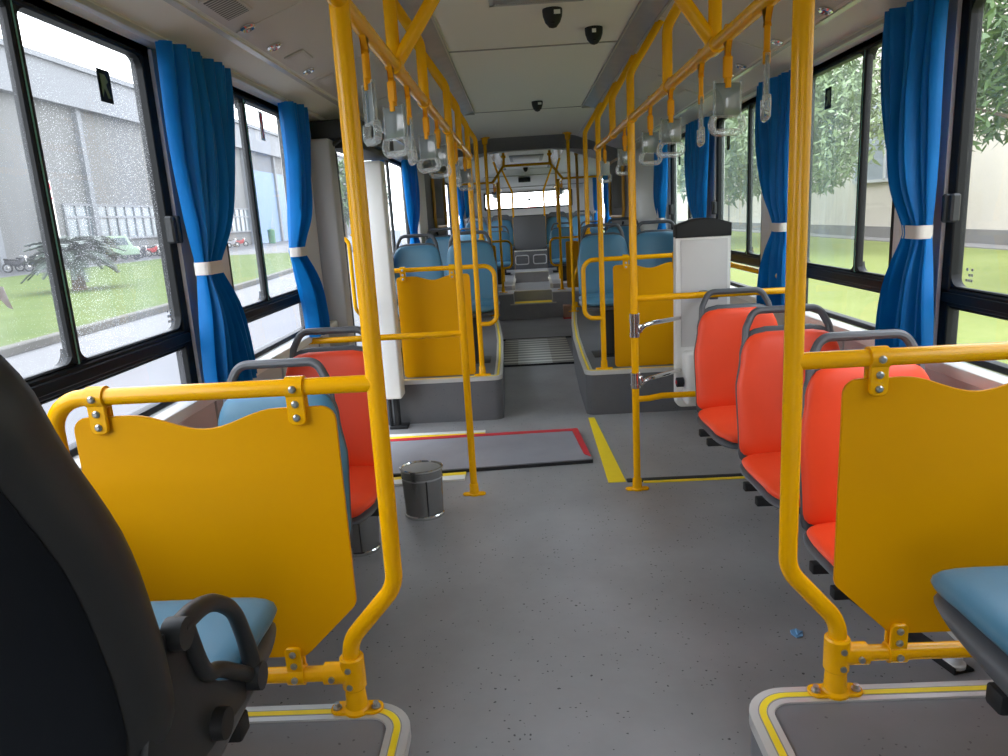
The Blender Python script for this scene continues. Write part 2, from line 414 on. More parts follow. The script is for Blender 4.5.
def thing(name, loc, label, cat, group=None):
    o = bpy.data.objects.new(name, None); COL.objects.link(o)
    o.empty_display_size = 0.1
    o.location = loc; o['_o'] = tuple(loc)
    return tag(o, label, cat, group)

def struct(name, g, mat, label=None, parent=None, sharp=35):
    o = bake(name, g, mat, parent, sharp)
    if parent is None: o['kind'] = 'structure'
    if label: o['label'] = label
    return o

def kids(o): return [c for c in bpy.data.objects if c.parent == o]
def dup(root, loc=None, rz=None, label=None, group=None, scale=None):
    r = root.copy(); COL.objects.link(r)
    if loc is not None: r.location = loc
    if rz is not None: r.rotation_euler = (0, 0, rz)
    if label: r['label'] = label
    if group: r['group'] = group
    def rec(a, b):
        for ch in kids(a):
            c = ch.copy(); COL.objects.link(c); c.parent = b; rec(ch, c)
    rec(root, r)
    return r

REAR = []            # top-level objects of the trailer section (turned a little at the joint)
def rear(o): REAR.append(o); return o

# ------------------------------------------------------------------ camera
pit, yaw, rol, foc = 0.2195, -0.0338, -0.0584, 720.3
fw = Vector((math.sin(yaw) * math.cos(pit), math.cos(yaw) * math.cos(pit), -math.sin(pit)))
rt0 = Vector((math.cos(yaw), -math.sin(yaw), 0)); dn0 = fw.cross(rt0)
if dn0.z > 0: dn0 = -dn0
rt = rt0 * math.cos(rol) - dn0 * math.sin(rol); dn = dn0 * math.cos(rol) + rt0 * math.sin(rol)
cam = bpy.data.cameras.new('camera'); co = bpy.data.objects.new('camera', cam); COL.objects.link(co)
cam.sensor_width = 36.0; cam.lens = foc / 1008 * 36; cam.clip_start = 0.05; cam.clip_end = 500
mw = Matrix((rt, -dn, -fw)).transposed().to_4x4(); mw.translation = Vector((-0.108, 0.0, 1.35))
co.matrix_world = mw
S.camera = co

# ------------------------------------------------------------------ light: an overcast sky
w = bpy.data.worlds.new('overcast_sky'); S.world = w; w.use_nodes = True
nt = w.node_tree
for n in list(nt.nodes): nt.nodes.remove(n)
wo = nt.nodes.new('ShaderNodeOutputWorld'); bg = nt.nodes.new('ShaderNodeBackground')
tc = nt.nodes.new('ShaderNodeTexCoord'); sx = nt.nodes.new('ShaderNodeSeparateXYZ'); nt.links.new(tc.outputs['Generated'], sx.inputs[0])
nt.links.new(ramp(nt, sx.outputs['Z'], [(0.0, (0.95, 0.97, 1.0, 1)), (0.6, (0.80, 0.86, 0.96, 1))]), bg.inputs['Color'])
bg.inputs['Strength'].default_value = 7.8
nt.links.new(bg.outputs[0], wo.inputs['Surface'])

# ================================================================== SHELL
FR = -3.2          # front end of the modelled cab
struct('floor', G().box(-1.2, 1.2, FR, 9.63, -0.06, 0.0), M['floor'], 'grey speckled vinyl bus floor with an open aisle')

# main ceiling: one section swept along the car
prof = [(-1.2, 1.905), (-1.13, 1.925), (-1.0, 1.97), (-0.52, 2.143), (-0.42, 2.165), (0.42, 2.165), (0.52, 2.143), (1.0, 1.97), (1.13, 1.925), (1.2, 1.905)]
def ceiling_section(name, y0, y1, mat):
    g = G()
    g.prism(prof + [(1.26, 1.96), (0.6, 2.26), (-0.6, 2.26), (-1.26, 1.96)], 'Y', y0, y1)
    o = bake(name, g, mat); o['kind'] = 'structure'; return o
ce = ceiling_section('ceiling', FR, 7.95, M['ceiling'])
ce['label'] = 'off white bus ceiling with sloped side panels'
g = G()
for y in (0.9, 3.84): g.box(-0.42, 0.42, y - 0.006, y + 0.006, 2.160, 2.166)
g.box(-0.42, 0.42, 5.995, 6.003, 2.160, 2.166)
struct('trim_1', g, M['seam'], 'thin joint strips across the flat ceiling panels')
# sloped panel facings
for sgn, side in ((-1, 'left'), (1, 'right')):
    nrm = Vector((-sgn * (2.143 - 1.97), 0, -0.48)).normalized()
    def on(x, y, d=0.0):
        z = 2.143 - (x - 0.52) / 0.48 * (2.143 - 1.97)
        return Vector((sgn * x, y, z)) + nrm * d
    g = G()
    for a, b in ((FR, 0.95), (0.956, 2.47 - 0.003), (2.473, 3.300), (3.306, 4.2), (4.206, 5.1), (5.106, 6.6), (6.606, 7.9)):
        p = [on(0.53, a, 0.004), on(0.985, a, 0.004), on(0.985, b, 0.004), on(0.53, b, 0.004)]
        q = [on(0.53, a, -0.004), on(0.985, a, -0.004), on(0.985, b, -0.004), on(0.53, b, -0.004)]
        g.quad(p)
        for i in range(4): g.quad([p[i], p[(i + 1) % 4], q[(i + 1) % 4], q[i]])
    struct('trim_2' if sgn < 0 else 'trim_3', g, M['coving'], f'sloped ceiling duct panels along the {side} side')
    # curved white cove and curtain track
    g = G()
    pr = []
    for k in range(7):
        a = k / 6 * PI / 2
        pr.append((sgn * (1.0 + 0.13 * math.sin(a)), 1.963 - 0.045 * (1 - math.cos(a))))
    pr += [(sgn * 1.19, 1.912), (sgn * 1.19, 1.95), (sgn * 1.0, 1.99)]
    g.prism(pr, 'Y', FR, 7.9)
    struct('trim_4' if sgn < 0 else 'trim_5', g, M['cove'], f'white curved cove along the {side} side')
    g = G(); g.box(sgn * 1.135 - 0.012, sgn * 1.135 + 0.012, FR, 6.3, 1.902, 1.918, 0.003)
    struct('trim_6' if sgn < 0 else 'trim_7', g, M['grey_panel'], f'curtain track along the {side} side')
    # long lamp strip
    t = thing('ceiling_light', (sgn * 0.47, 2.1, 2.13), 'long grey unlit ceiling light strip ' + ('above the left overhead rail, on the entrance door side' if sgn < 0 else 'above the right overhead rail, on the wheelchair restraint side'), 'ceiling light')
    g = G(); g.prism([(sgn * 0.425, 2.157), (sgn * 0.515, 2.136), (sgn * 0.515, 2.150), (sgn * 0.425, 2.168)], 'Y', FR, 5.92)
    bake('diffuser', g, M['diffuser'], t)
    g = G(); g.prism([(sgn * 0.417, 2.155), (sgn * 0.425, 2.153), (sgn * 0.425, 2.170), (sgn * 0.417, 2.170)], 'Y', FR, 5.93)
    g.prism([(sgn * 0.515, 2.130), (sgn * 0.523, 2.128), (sgn * 0.523, 2.150), (sgn * 0.515, 2.150)], 'Y', FR, 5.93)
    g.box(min(sgn * 0.417, sgn * 0.523), max(sgn * 0.417, sgn * 0.523), 5.92, 5.935, 2.140, 2.166)
    bake('lamp_frame', g, M['seam'], t)
    # small fittings on the sloped panels
    def frame_on(x, y):
        o = on(x, y); ex = Vector((sgn * 0.48, 0, -(2.143 - 1.97))).normalized()
        m = Matrix((ex, Vector((0, 1, 0)), nrm)).transposed().to_4x4(); m.translation = o + nrm * 0.004; return m
    noz = [(0.962, 2.46), (0.966, 2.72), (0.966, 3.15), (0.958, 3.68)] if sgn < 0 else [(0.99, 2.69), (0.985, 3.15), (0.985, 3.63), (0.985, 3.83)]
    for k, (x, y) in enumerate(noz):
        mt = frame_on(x - 0.02, y)
        g = G(); g.lathe([(0.001, 0.001), (0.026, 0.001), (0.026, 0.006), (0.020, 0.011), (0.015, 0.006), (0.001, 0.006)], (0, 0, 0), 16, 'Z', mt)
        o = bake('air_nozzle', g, M['chrome'], None)
        pl = ('first', 'second', 'third', 'fourth')[k]
        tag(o, f'small chrome air nozzle in the {side} sloped ceiling panel, {pl} one going back', 'air nozzle', f'air nozzles along the {side} ceiling panels')
    hat = [(0.955, 2.25, 0.045, 0.10), (0.955, 2.95, 0.04, 0.07), (0.955, 3.41, 0.04, 0.07)] if sgn < 0 else [(0.95, 4.51, 0.04, 0.09), (0.78, 4.39, 0.05, 0.10)]
    for k, (x, y, hw, hl) in enumerate(hat):
        mt = frame_on(x - 0.03, y)
        lab = (['ribbed rectangular speaker grille in the left sloped ceiling panel above the front window', 'plain hatch in the left sloped ceiling, nearer of two behind the speaker grille', 'plain hatch in the left sloped ceiling, farther of two behind the speaker grille']
               if sgn < 0 else ['small rectangular hatch low on the right sloped ceiling panel', 'rectangular hatch high on the right sloped ceiling panel behind the strap handles'])[k]
        t = thing('ceiling_hatch' if (sgn > 0 or k) else 'speaker_grille', tuple(mt.translation), lab, 'hatch' if (sgn > 0 or k) else 'grille')
        g = G(); g.box(-hw, hw, -hl, hl, 0, 0.006, 0.002, 1, mt); bake('rim', g, M['coving'], t)
        g = G(); g.box(-hw * 0.8, hw * 0.8, -hl * 0.88, hl * 0.88, 0.004, 0.008, 0.001, 1, mt)
        bake('cover', g, M['grille'] if (sgn < 0 and k == 0) else M['coving'], t)

# side walls: lower panel, sill, posts between the windows, head rail
WIN = {-1: [(0.15, 2.30, 1.70), (2.66, 3.62, 3.06), (5.15, 7.30, 6.35)],
       1: [(0.25, 2.29, 1.2), (2.58, 3.48, 2.89), (3.98, 4.94, 4.27), (5.45, 6.40, 5.75)]}
for sgn, side in ((-1, 'left'), (1, 'right')):
    g = G()
    def bx(xa, xb, *r): g.box(min(sgn * xa, sgn * xb), max(sgn * xa, sgn * xb), *r)
    spans = [(FR, 3.98), (5.02, 7.95)] if sgn < 0 else [(FR, 7.95)]
    for a, b in spans:
        bx(1.185, 1.25, a, b, -0.35, 0.80)
        bx(1.165, 1.185, a, b, 0.0, 0.10)
    bx(1.195, 1.25, FR, 7.95, 1.885, 1.965)
    cur = FR
    for (a, b, m) in WIN[sgn] + [(7.95, 8.0, 0)]:
        if sgn < 0 and cur == 3.62 and False: pass
        lo, hi = cur, a
        if sgn < 0 and lo > 3.5 and lo < 4:      # the door opening
            bx(1.185, 1.25, lo, 3.98, 0.80, 1.90); bx(1.185, 1.25, 5.02, hi, 0.80, 1.90)
        elif hi > lo: bx(1.185, 1.25, lo, hi, 0.80, 1.90)
        cur = b
    wl = struct('wall_' + side, g, M['wall'], f'light grey {side} side wall of the bus with a row of windows')
    g = G()
    for a, b in spans:
        bx(1.13, 1.20, a, b, 0.815, 0.852, 0.008)
        bx(1.178, 1.19, a, b, 0.62, 0.632); bx(1.178, 1.19, a, b, 0.11, 0.125)
    struct('sill', g, M['white_paint'], f'white sill strip under the windows', wl)
    g = G()
    for y in (0.4, 1.25, 1.62, 2.45, 2.95, 3.45) if sgn > 0 else (0.4, 1.3, 1.75, 2.4, 3.1, 3.7):
        bx(1.176, 1.19, y - 0.03, y + 0.03, 0.13, 0.815, 0.003)
    struct('rib', g, M['grey_panel'], None, wl)

def sheet(x, y0, y1, z0, z1):
    return G().quad([(x, y0, z0), (x, y1, z0), (x, y1, z1), (x, y0, z1)])
def window(no, sgn, a, b, mull, mats, label, latch=None):
    """frame with a two-part sliding light above a fixed lower light"""
    f = 0.045
    g = G()
    def bx(y0, y1, z0, z1, x0=1.195, x1=1.235, r=0.004): g.box(min(sgn * x0, sgn * x1), max(sgn * x0, sgn * x1), y0, y1, z0, z1, r, 1)
    bx(a, a + f, 0.85, 1.93); bx(b - f, b, 0.85, 1.93); bx(a, b, 1.872, 1.93); bx(a, b, 0.85, 0.87); bx(a, b, 1.005, 1.058)
    bx(a + f, b - f, 1.058, 1.066, 1.20, 1.22); bx(a + f, b - f, 0.997, 1.005, 1.20, 1.22)
    bx(a + 0.02, b - 0.02, 1.018, 1.046, 1.188, 1.197, 0.002)
    # rounded inner corners
    for (ya, yb) in ((a + f, mull - 0.014), (mull + 0.014, b - f)):
        for (z, sz) in ((1.066, 1), (1.872, -1)):
            for (y, sy) in ((ya, 1), (yb, -1)):
                c = 0.035; pts = [(y, z)]
                for k in range(6):
                    t_ = k / 5 * PI / 2
                    pts.append((y + sy * c * (1 - math.sin(t_)), z + sz * c * (1 - math.cos(t_))))
                g.prism(pts, 'X', sgn * 1.20, sgn * 1.23)
    fr = struct(f'window_{no}', g, M['black'], label)
    g = G(); bx(mull - 0.020, mull - 0.004, 1.06, 1.875, 1.195, 1.222)
    struct('mullion', g, M['black'], 'black upright between the sliding panes', fr)
    g = G(); bx(mull - 0.004, mull, 1.06, 1.875, 1.196, 1.214, 0.0)
    struct('pane_edge', g, M['pane_edge'], 'green glass edge', fr)
    g = G(); bx(mull, mull + 0.016, 1.06, 1.875, 1.197, 1.22)
    struct('track', g, M['rubber'], 'dark track beside the glass edge', fr)
    g = sheet(sgn * 1.209, a + f, mull, 1.066, 1.872); struct('pane', g, mats[0], None, fr)
    g = sheet(sgn * 1.218, mull, b - f, 1.066, 1.872); struct('pane', g, mats[1], None, fr)
    g = sheet(sgn * 1.214, a + f, b - f, 0.87, 1.0); struct('pane', g, mats[2], None, fr)
    if latch is not None:
        y, z = latch
        g = G(); bx(y - 0.03, y + 0.03, z - 0.042, z + 0.042, 1.172, 1.2, 0.006); bx(y - 0.008, y + 0.008, z - 0.042, z + 0.042, 1.164, 1.18, 0.003)
        struct('latch', g, M['dark_plastic'], 'black sliding latch', fr)
    return fr
M['pane_edge'] = P('glass_edge_green', (0.20, 0.55, 0.46, 1), 0.3)

def sticker(par, sgn, y, z, w_, h, draw, base=None):
    x = sgn * 1.2055
    g = G(); g.box(min(x, x + sgn * 0.0012), max(x, x + sgn * 0.0012), y - w_ / 2, y + w_ / 2, z - h / 2, z + h / 2)
    st = bake('sticker', g, base or M['sticker_clear'], par)
    x2 = x - sgn * 0.0012
    for kind_, mat_, pts in draw:
        g = G(); g.prism([(y + p[0] * w_ / 2, z + p[1] * h / 2) for p in pts], 'X', x2, x2 + sgn * 0.0014)
        bake(kind_, g, mat_, st, None)
    return st
HAMMER = [('mark', None, [(-0.15, 0.85), (0.45, 0.85), (0.45, 0.55), (0.15, 0.45), (0.4, -0.85), (0.1, -0.85), (-0.1, 0.35), (-0.5, 0.25), (-0.5, 0.5)])]
def hammer(m): return [(k, m, p) for k, _, p in HAMMER]

w1 = window(1, -1, 0.15, 2.30, 1.70, (M['glass_wet'], M['glass_wet'], M['glass_whitened']), 'large rain spotted window beside the dark seat', (2.27, 1.37))
w2 = window(2, -1, 2.66, 3.62, 3.06, (M['glass_wet'], M['glass_wet'], M['glass_whitened']), 'window between the two long left curtains', None)
w3 = window(3, -1, 5.15, 7.30, 6.35, (M['glass'], M['glass'], M['glass']), 'window behind the white door post', None)
w4 = window(4, 1, 0.25, 2.29, 1.2, (M['glass_clear'], M['glass_clear'], M['glass_clear']), 'window beside the blue seat corner, tree outside', (2.25, 1.30))
w5 = window(5, 1, 2.58, 3.48, 2.89, (M['glass_clear'], M['glass_green'], M['glass_clear']), 'window behind the tall yellow pole on the right', None)
w6 = window(6, 1, 3.98, 4.94, 4.27, (M['glass_green'], M['glass_green'], M['glass_clear']), 'window beside the wheelchair restraint', (4.93, 1.33))
w7 = window(7, 1, 5.45, 6.40, 5.75, (M['glass_green'], M['glass_green'], M['glass_clear']), 'narrow window between the far right curtains', (6.33, 1.33))
sticker(w2, -1, 3.27, 1.795, 0.05, 0.12, hammer(M['sign_red']))
sticker(w5, 1, 2.69, 1.715, 0.08, 0.085, hammer(M['sign_red']))
for ww, sg, y, z in ((w1, -1, 2.045, 1.755), (w5, 1, 3.225, 1.757), (w6, 1, 4.70, 1.72), (w7, 1, 6.1, 1.72)):
    sticker(ww, sg, y, z, 0.062, 0.085, [('mark', M['sign_green'], [(-0.6, 0.7), (0.1, 0.7), (0.5, 0.3), (0.1, 0.1), (0.6, -0.7), (0.2, -0.7), (-0.2, -0.1), (-0.6, -0.7)])], M['black'])
g = G(); g.prism([(1.475, 1.255), (1.488, 1.270), (1.510, 1.266), (1.518, 1.237), (1.526, 1.216), (1.511, 1.222), (1.497, 1.238)], 'X', -1.2085, -1.2083)
bake('torn_sticker', g, M['torn_paper'], w1, None)['label'] = 'torn white paper remnant'
# etched standards marks on the panes (tiny plain rows)
for ww, sg, y, z in ((w4, 1, 2.165, 1.105), (w1, -1, 2.20, 1.11)):
    g = G()
    for r_ in range(3):
        for c_ in range(3):
            if (r_ + c_) % 4 != 3:
                g.box(min(sg * 1.206, sg * 1.2065), max(sg * 1.206, sg * 1.2065), y - 0.016 + c_ * 0.012, y - 0.007 + c_ * 0.012, z - 0.02 + r_ * 0.016, z - 0.012 + r_ * 0.016)
    bake('etched_mark', g, M['grey_panel'], ww, None)

# door in the left wall
g = G()
def bxd(y0, y1, z0, z1, x0=1.19, x1=1.235, r=0.004): g.box(-x1, -x0, y0, y1, z0, z1, r, 1)
bxd(3.98, 4.06, -0.05, 1.90); bxd(4.96, 5.02, -0.05, 1.90); bxd(3.98, 5.02, 1.82, 1.90); bxd(3.98, 5.02, -0.05, 0.08)
bxd(4.47, 4.53, 0.05, 1.85)
d1 = struct('door_1', g, M['rubber'], 'black framed glass entrance door between the grey duct cover and white post')
g = sheet(-1.21, 4.06, 4.47, 0.08, 1.82); struct('pane', g, M['glass'], None, d1)
g = sheet(-1.21, 4.53, 4.96, 0.08, 1.82); struct('pane', g, M['glass'], None, d1)
for ya in (4.36, 4.70):
    g = G(); g.tube([(-1.19, ya - 0.02, 1.30), (-1.13, ya - 0.02, 1.26), (-1.13, ya - 0.02, 0.86), (-1.13, ya + 0.10, 0.80), (-1.13, ya + 0.14, 0.86), (-1.13, ya + 0.22, 1.05)], 0.012, 8, 0.05)
    struct('grab_bar', g, M['yellow'], 'bent yellow grab bar', d1)
g = G(); g.box(-1.19, -0.92, 3.96, 5.0, 1.80, 1.90, 0.01); g.box(-1.12, -0.95, 4.02, 4.9, 1.76, 1.80, 0.006)
g.tube([(-0.98, 3.9, 1.815), (-1.12, 4.02, 1.76)], 0.012, 8)
struct('door_gear_cover', g, M['dark_plastic'], 'dark door gear box above the door', d1)

t = thing('duct_cover', (-1.13, 3.97, 0.0), 'tall grey upright duct cover beside the entrance door, behind the second left curtain', 'cover')
g = G(); g.box(-1.195, -1.075, 3.885, 4.02, 0.60, 1.80, 0.012, 3); bake('body', g, M['grey_panel'], t)
g = G(); g.box(-1.195, -1.085, 3.895, 4.02, 0.0, 0.60, 0.008, 2); bake('base_section', g, M['grey_panel'], t)
t = thing('door_post_cover', (-1.0, 4.68, 0.0), 'white square post cover on the far side of the entrance door', 'post')
g = G(); g.box(-1.055, -0.945, 4.60, 4.75, 0.215, 1.735, 0.014, 3); bake('body', g, M['white_paint'], t)
g = G(); g.box(-1.05, -1.01, 4.602, 4.62, 0.23, 1.72, 0.004); bake('side_flange', g, M['white'], t)
g = G(); g.tube([(-1.0, 4.68, 0.0), (-1.0, 4.68, 0.22)], 0.022, 10); g.box(-1.05, -0.93, 4.63, 4.73, 0.0, 0.02, 0.004)
g.tube([(-1.04, 4.66, 0.0), (-1.04, 4.66, 0.22)], 0.012, 8); bake('pivot', g, M['rubber'], t)

# white end pillars before the joint
for sgn, side in ((-1, 'left'), (1, 'right')):
    g = G(); g.box(min(sgn * 1.10, sgn * 1.2), max(sgn * 1.10, sgn * 1.2), 7.35 if sgn < 0 else 6.45, 7.95, 0.0, 1.95, 0.02, 2)
    struct('pillar', g, M['white_paint'], f'broad white end panel of the front car on the {side} side')

# ------------------------------------------------------------------ raised floors with nosing strips
def podium(name, outline, z0, z1, path, label, mat=None, wide=0.046, yellow=True):
    """outline: floor shape; path: its open edge (list of xy) carrying the nosing; the shape lies to the LEFT of the path"""
    g = G(); g.prism(outline, 'Z', z0, z1)
    o = struct(name, g, mat or M['podium'], label)
    P2 = [Vector((p[0], p[1], 0)) for p in path]
    nr = []
    for i in range(len(P2)):
        d = (P2[min(i + 1, len(P2) - 1)] - P2[max(i - 1, 0)]).normalized(); nr.append(Vector((-d.y, d.x, 0)))
    def strip(a, b, zl, zh, mat_, nm, par, lab=None):
        gg = G()
        sec = [(a, zl), (a, zh), (b, zh), (b, zl)]
        V = [[gg.bm.verts.new(P2[i] + nr[i] * s_[0] + Vector((0, 0, s_[1]))) for s_ in sec] for i in range(len(P2))]
        for i in range(len(P2) - 1):
            for k in range(4): gg.bm.faces.new((V[i][k], V[i][(k + 1) % 4], V[i + 1][(k + 1) % 4], V[i + 1][k]))
        gg.bm.faces.new(V[0]); gg.bm.faces.new(V[-1][::-1])
        return struct(nm, gg, mat_, lab, par)
    tr = strip(-0.004, wide, z1 - 0.001, z1 + 0.005, M['alu'], 'edge_trim', o, 'pale metal nosing strip')
    strip(-0.005, 0.0, z1 - 0.022, z1 + 0.004, M['alu'], 'edge_lip', o)
    if yellow: strip(wide * 0.34, wide * 0.64, z1 + 0.004, z1 + 0.0065, M['yellow_stripe'], 'yellow_insert', tr, 'yellow stripe')
    for q in (0.30, 0.68): strip(wide * q - 0.0012, wide * q + 0.0012, z1 + 0.004, z1 + 0.0058, M['seam'], 'groove', tr)
    return o
def arc2(cx, cy, r, a0, a1, n=8):
    return [(cx + r * math.cos(a0 + (a1 - a0) * k / n), cy + r * math.sin(a0 + (a1 - a0) * k / n)) for k in range(n + 1)]
# near platforms, left and right of the camera
PY, PX, PR = 1.408, 0.400, 0.09; PX2 = 0.325
pl = [(-1.18, PY)] + arc2(-PX - PR, PY - PR, PR, PI / 2, 0, 10) + [(-PX, FR)]
podium('raised_floor', [(-1.18, FR)] + pl, 0.0, 0.30, pl[::-1], 'near left seat platform with white and yellow nosing')
pr_ = [(PX2, FR)] + arc2(PX2 + PR, PY - PR, PR, PI, PI / 2, 10) + [(1.18, PY)]
podium('raised_floor', pr_ + [(1.18, FR)], 0.0, 0.30, pr_[::-1], 'near right seat platform with white and yellow nosing')
# wheel-arch platforms carrying the blue seats
QY, QX, QR = 4.75, 0.285, 0.06
QF = [(0.45, 8.25), (0.40, 7.7), (0.35, 7.0), (0.31, 6.2), (0.29, 5.4)]
pl = [(-x, y) for x, y in QF] + arc2(-QX - QR, QY + QR, QR, 0, -PI / 2, 8) + [(-1.18, QY)]
podium('raised_floor', pl + [(-1.18, 8.25)], 0.0, 0.30, pl[::-1], 'left wheel arch platform under the paired blue seats', M['podium_shaded'], 0.05)
pr_ = [(1.18, QY)] + arc2(QX + QR, QY + QR, QR, -PI / 2, -PI, 8) + QF[::-1]
podium('raised_floor', pr_ + [(1.18, 8.25)], 0.0, 0.30, pr_[::-1], 'right wheel arch platform under the paired blue seats', M['podium_shaded'], 0.05)

# ribbed turntable plates in the aisle
g = G(); g.box(-0.335, 0.335, 6.52, 7.95, 0.0, 0.012, 0.003)
o = struct('floor_plate', g, M['plate'], 'ribbed grey turntable plate in the aisle floor')
g = G(); g.box(-0.33, 0.33, 6.50, 6.525, 0.0, 0.016); g.box(-0.40, 0.40, 7.94, 7.965, 0.0, 0.016); struct('edge_strip', g, M['rubber'], None, o)
g = G(); g.box(-0.19, 0.13, 6.53, 7.9, 0.012, 0.0135); struct('center_rib', g, ridged('bright_ribs', (0.34, 0.34, 0.32, 1), (0.84, 0.83, 0.79, 1), 2.4, 'Y', 0.15, 0.45), None, o)

# bellows
g = G()
sec = [(-1.12, 0.0), (-1.12, 1.0), (-1.12, 1.75), (-1.08, 2.02), (-0.88, 2.19), (-0.4, 2.235), (0.0, 2.235), (0.4, 2.235), (0.88, 2.19), (1.08, 2.02), (1.12, 1.75), (1.12, 1.0), (1.12, 0.0)]
NB = 25
def bf(i, j):
    y = 7.95 + (9.68 - 7.95) * j / (NB - 1); k = 1.0 if j % 2 == 0 else 0.965
    return (sec[i][0] * k, y, 0 + sec[i][1] * (1.0 if j % 2 == 0 else 0.972))
g.grid(bf, len(sec), NB)
def bf2(i, j):
    y = 7.95 + (9.68 - 7.95) * j / (NB - 1); return (sec[i][0] * 1.06, y, sec[i][1] * 1.03)
g.grid(bf2, len(sec), NB)
struct('wall_bellows', g, M['bellow'], 'dark grey pleated rubber bellows joining the two cars', sharp=20)
for sgn, side in ((-1, 'left'), (1, 'right')):
    t = thing('bellows_guard', (sgn * 1.06, 8.8, 0.3), f'dark panel with a shaded yellow tube frame in the {side} wall of the bellows', 'guard panel')
    g = G(); g.tube([(sgn * 1.055, 8.28, 1.28), (sgn * 1.055, 8.28, 1.93), (sgn * 1.055, 9.5, 1.93), (sgn * 1.055, 9.5, 1.28)], 0.018, 8, 0.08, True); bake('rail', g, M['yellow_shaded'], t)
    g = G(); g.prism(r2([(8.42, 1.38), (9.36, 1.38), (9.36, 1.85), (8.42, 1.85)], 0.06), 'X', sgn * 1.075, sgn * 1.085, 0.003); bake('panel', g, M['bellow_panel'], t)
    g = G(); g.tube([(sgn * 1.05, 8.3, 1.22), (sgn * 1.05, 9.4, 0.5)], 0.012, 6); g.tube([(sgn * 1.05, 8.3, 0.9), (sgn * 1.05, 9.0, 0.4)], 0.012, 6); bake('strut', g, M['rubber'], t)

# ------------------------------------------------------------------ trailer section (slightly turned at the joint)
ce2 = rear(ceiling_section('ceiling', 9.68, 13.3, M['rear_brightened'])); ce2['label'] = 'off white ceiling of the rear car'
g = G()
g.prism([(13.25, 2.15), (14.42, 1.84), (14.42, 2.2), (13.25, 2.26)], 'X', -1.22, 1.22)
o = rear(struct('ceiling', g, M['rear_brightened'], 'sloped rear ceiling panel above the back window'))
g = G()
for sgn in (-1, 1): g.prism([(sgn * 0.36, 2.16), (sgn * 0.48, 2.148), (sgn * 0.48, 2.155), (sgn * 0.36, 2.168)], 'Y', 9.7, 13.2)
o = rear(struct('trim_8', g, M['diffuser'], 'grey lamp strips of the rear car'))
for sgn, side in ((-1, 'left'), (1, 'right')):
    g = G()
    def bx(xa, xb, *r): g.box(min(sgn * xa, sgn * xb), max(sgn * xa, sgn * xb), *r)
    bx(1.185, 1.25, 9.68, 14.5, -0.35, 0.95); bx(1.185, 1.25, 9.68, 14.5, 1.89, 2.0)
    for a, b in ((9.68, 9.80), (11.50, 11.66), (13.3, 14.5)): bx(1.185, 1.25, a, b, 0.95, 1.89)
    rear(struct('wall_' + side, g, M['rear_brightened'], f'{side} side wall of the rear car'))
    for k, (a, b) in enumerate(((9.80, 11.50), (11.66, 13.3))):
        g = G()
        bx(1.19, 1.24, a, a + 0.04, 0.93, 1.90); bx(1.19, 1.24, b - 0.04, b, 0.93, 1.90); bx(1.19, 1.24, a, b, 1.87, 1.90); bx(1.19, 1.24, a, b, 0.93, 0.97); bx(1.19, 1.24, a, b, 1.05, 1.09); bx(1.19, 1.24, (a + b) / 2 - .015, (a + b) / 2 + .015, 1.05, 1.84)
        f_ = rear(struct(f'window_{8 + k + (2 if sgn > 0 else 0)}', g, M['black'], f'{"front" if k == 0 else "rear"} window in the {side} wall of the rear car'))
        g = sheet(sgn * 1.214, a + 0.04, b - 0.04, 0.97, 1.87); struct('pane', g, M['glass_clear'], None, f_)
# back wall with its wide window
g = G()
g.box(-1.22, 1.22, 14.45, 14.55, -0.1, 1.50); g.box(-1.22, 1.22, 14.45, 14.55, 1.80, 2.2); g.box(-1.22, -0.85, 14.45, 14.55, 1.5, 1.8); g.box(0.85, 1.22, 14.45, 14.55, 1.5, 1.8)
rear(struct('wall_back', g, M['white_paint'], 'pale grey back wall of the bus'))
g = G()
rr = r2([(-0.86, 1.485), (0.86, 1.485), (0.86, 1.815), (-0.86, 1.815)], 0.03)
ri = r2([(-0.825, 1.515), (0.825, 1.515), (0.825, 1.79), (-0.825, 1.79)], 0.03)
for h, flip in ((14.43, 0), (14.46, 1)):
    vo_ = [g.bm.verts.new((p[0], h, p[1])) for p in rr]; vi_ = [g.bm.verts.new((p[0], h, p[1])) for p in ri]
    if not flip: A0, B0 = vo_, vi_
    else: A1, B1 = vo_, vi_
    for i in range(len(rr)): g.bm.faces.new((vo_[i], vo_[(i + 1) % len(rr)], vi_[(i + 1) % len(rr)], vi_[i]))
for i in range(len(rr)):
    j = (i + 1) % len(rr); g.bm.faces.new((A0[i], A0[j], A1[j], A1[i])); g.bm.faces.new((B0[i], B0[j], B1[j], B1[i]))
wb = rear(struct('window_12', g, M['black'], 'wide bright back window of the bus'))
g = G().quad([(-0.83, 14.47, 1.51), (0.83, 14.47, 1.51), (0.83, 14.47, 1.79), (-0.83, 14.47, 1.79)]); struct('pane', g, M['glass_clear'], None, wb)
g = G(); g.box(0.0, 0.05, 14.462, 14.466, 1.63, 1.68); bake('sticker', g, M['grey_plastic'], wb)
g = G(); g.box(-0.08, 0.16, 14.42, 14.44, 1.495, 1.512); bake('sticker', g, M['sign_red'], wb)
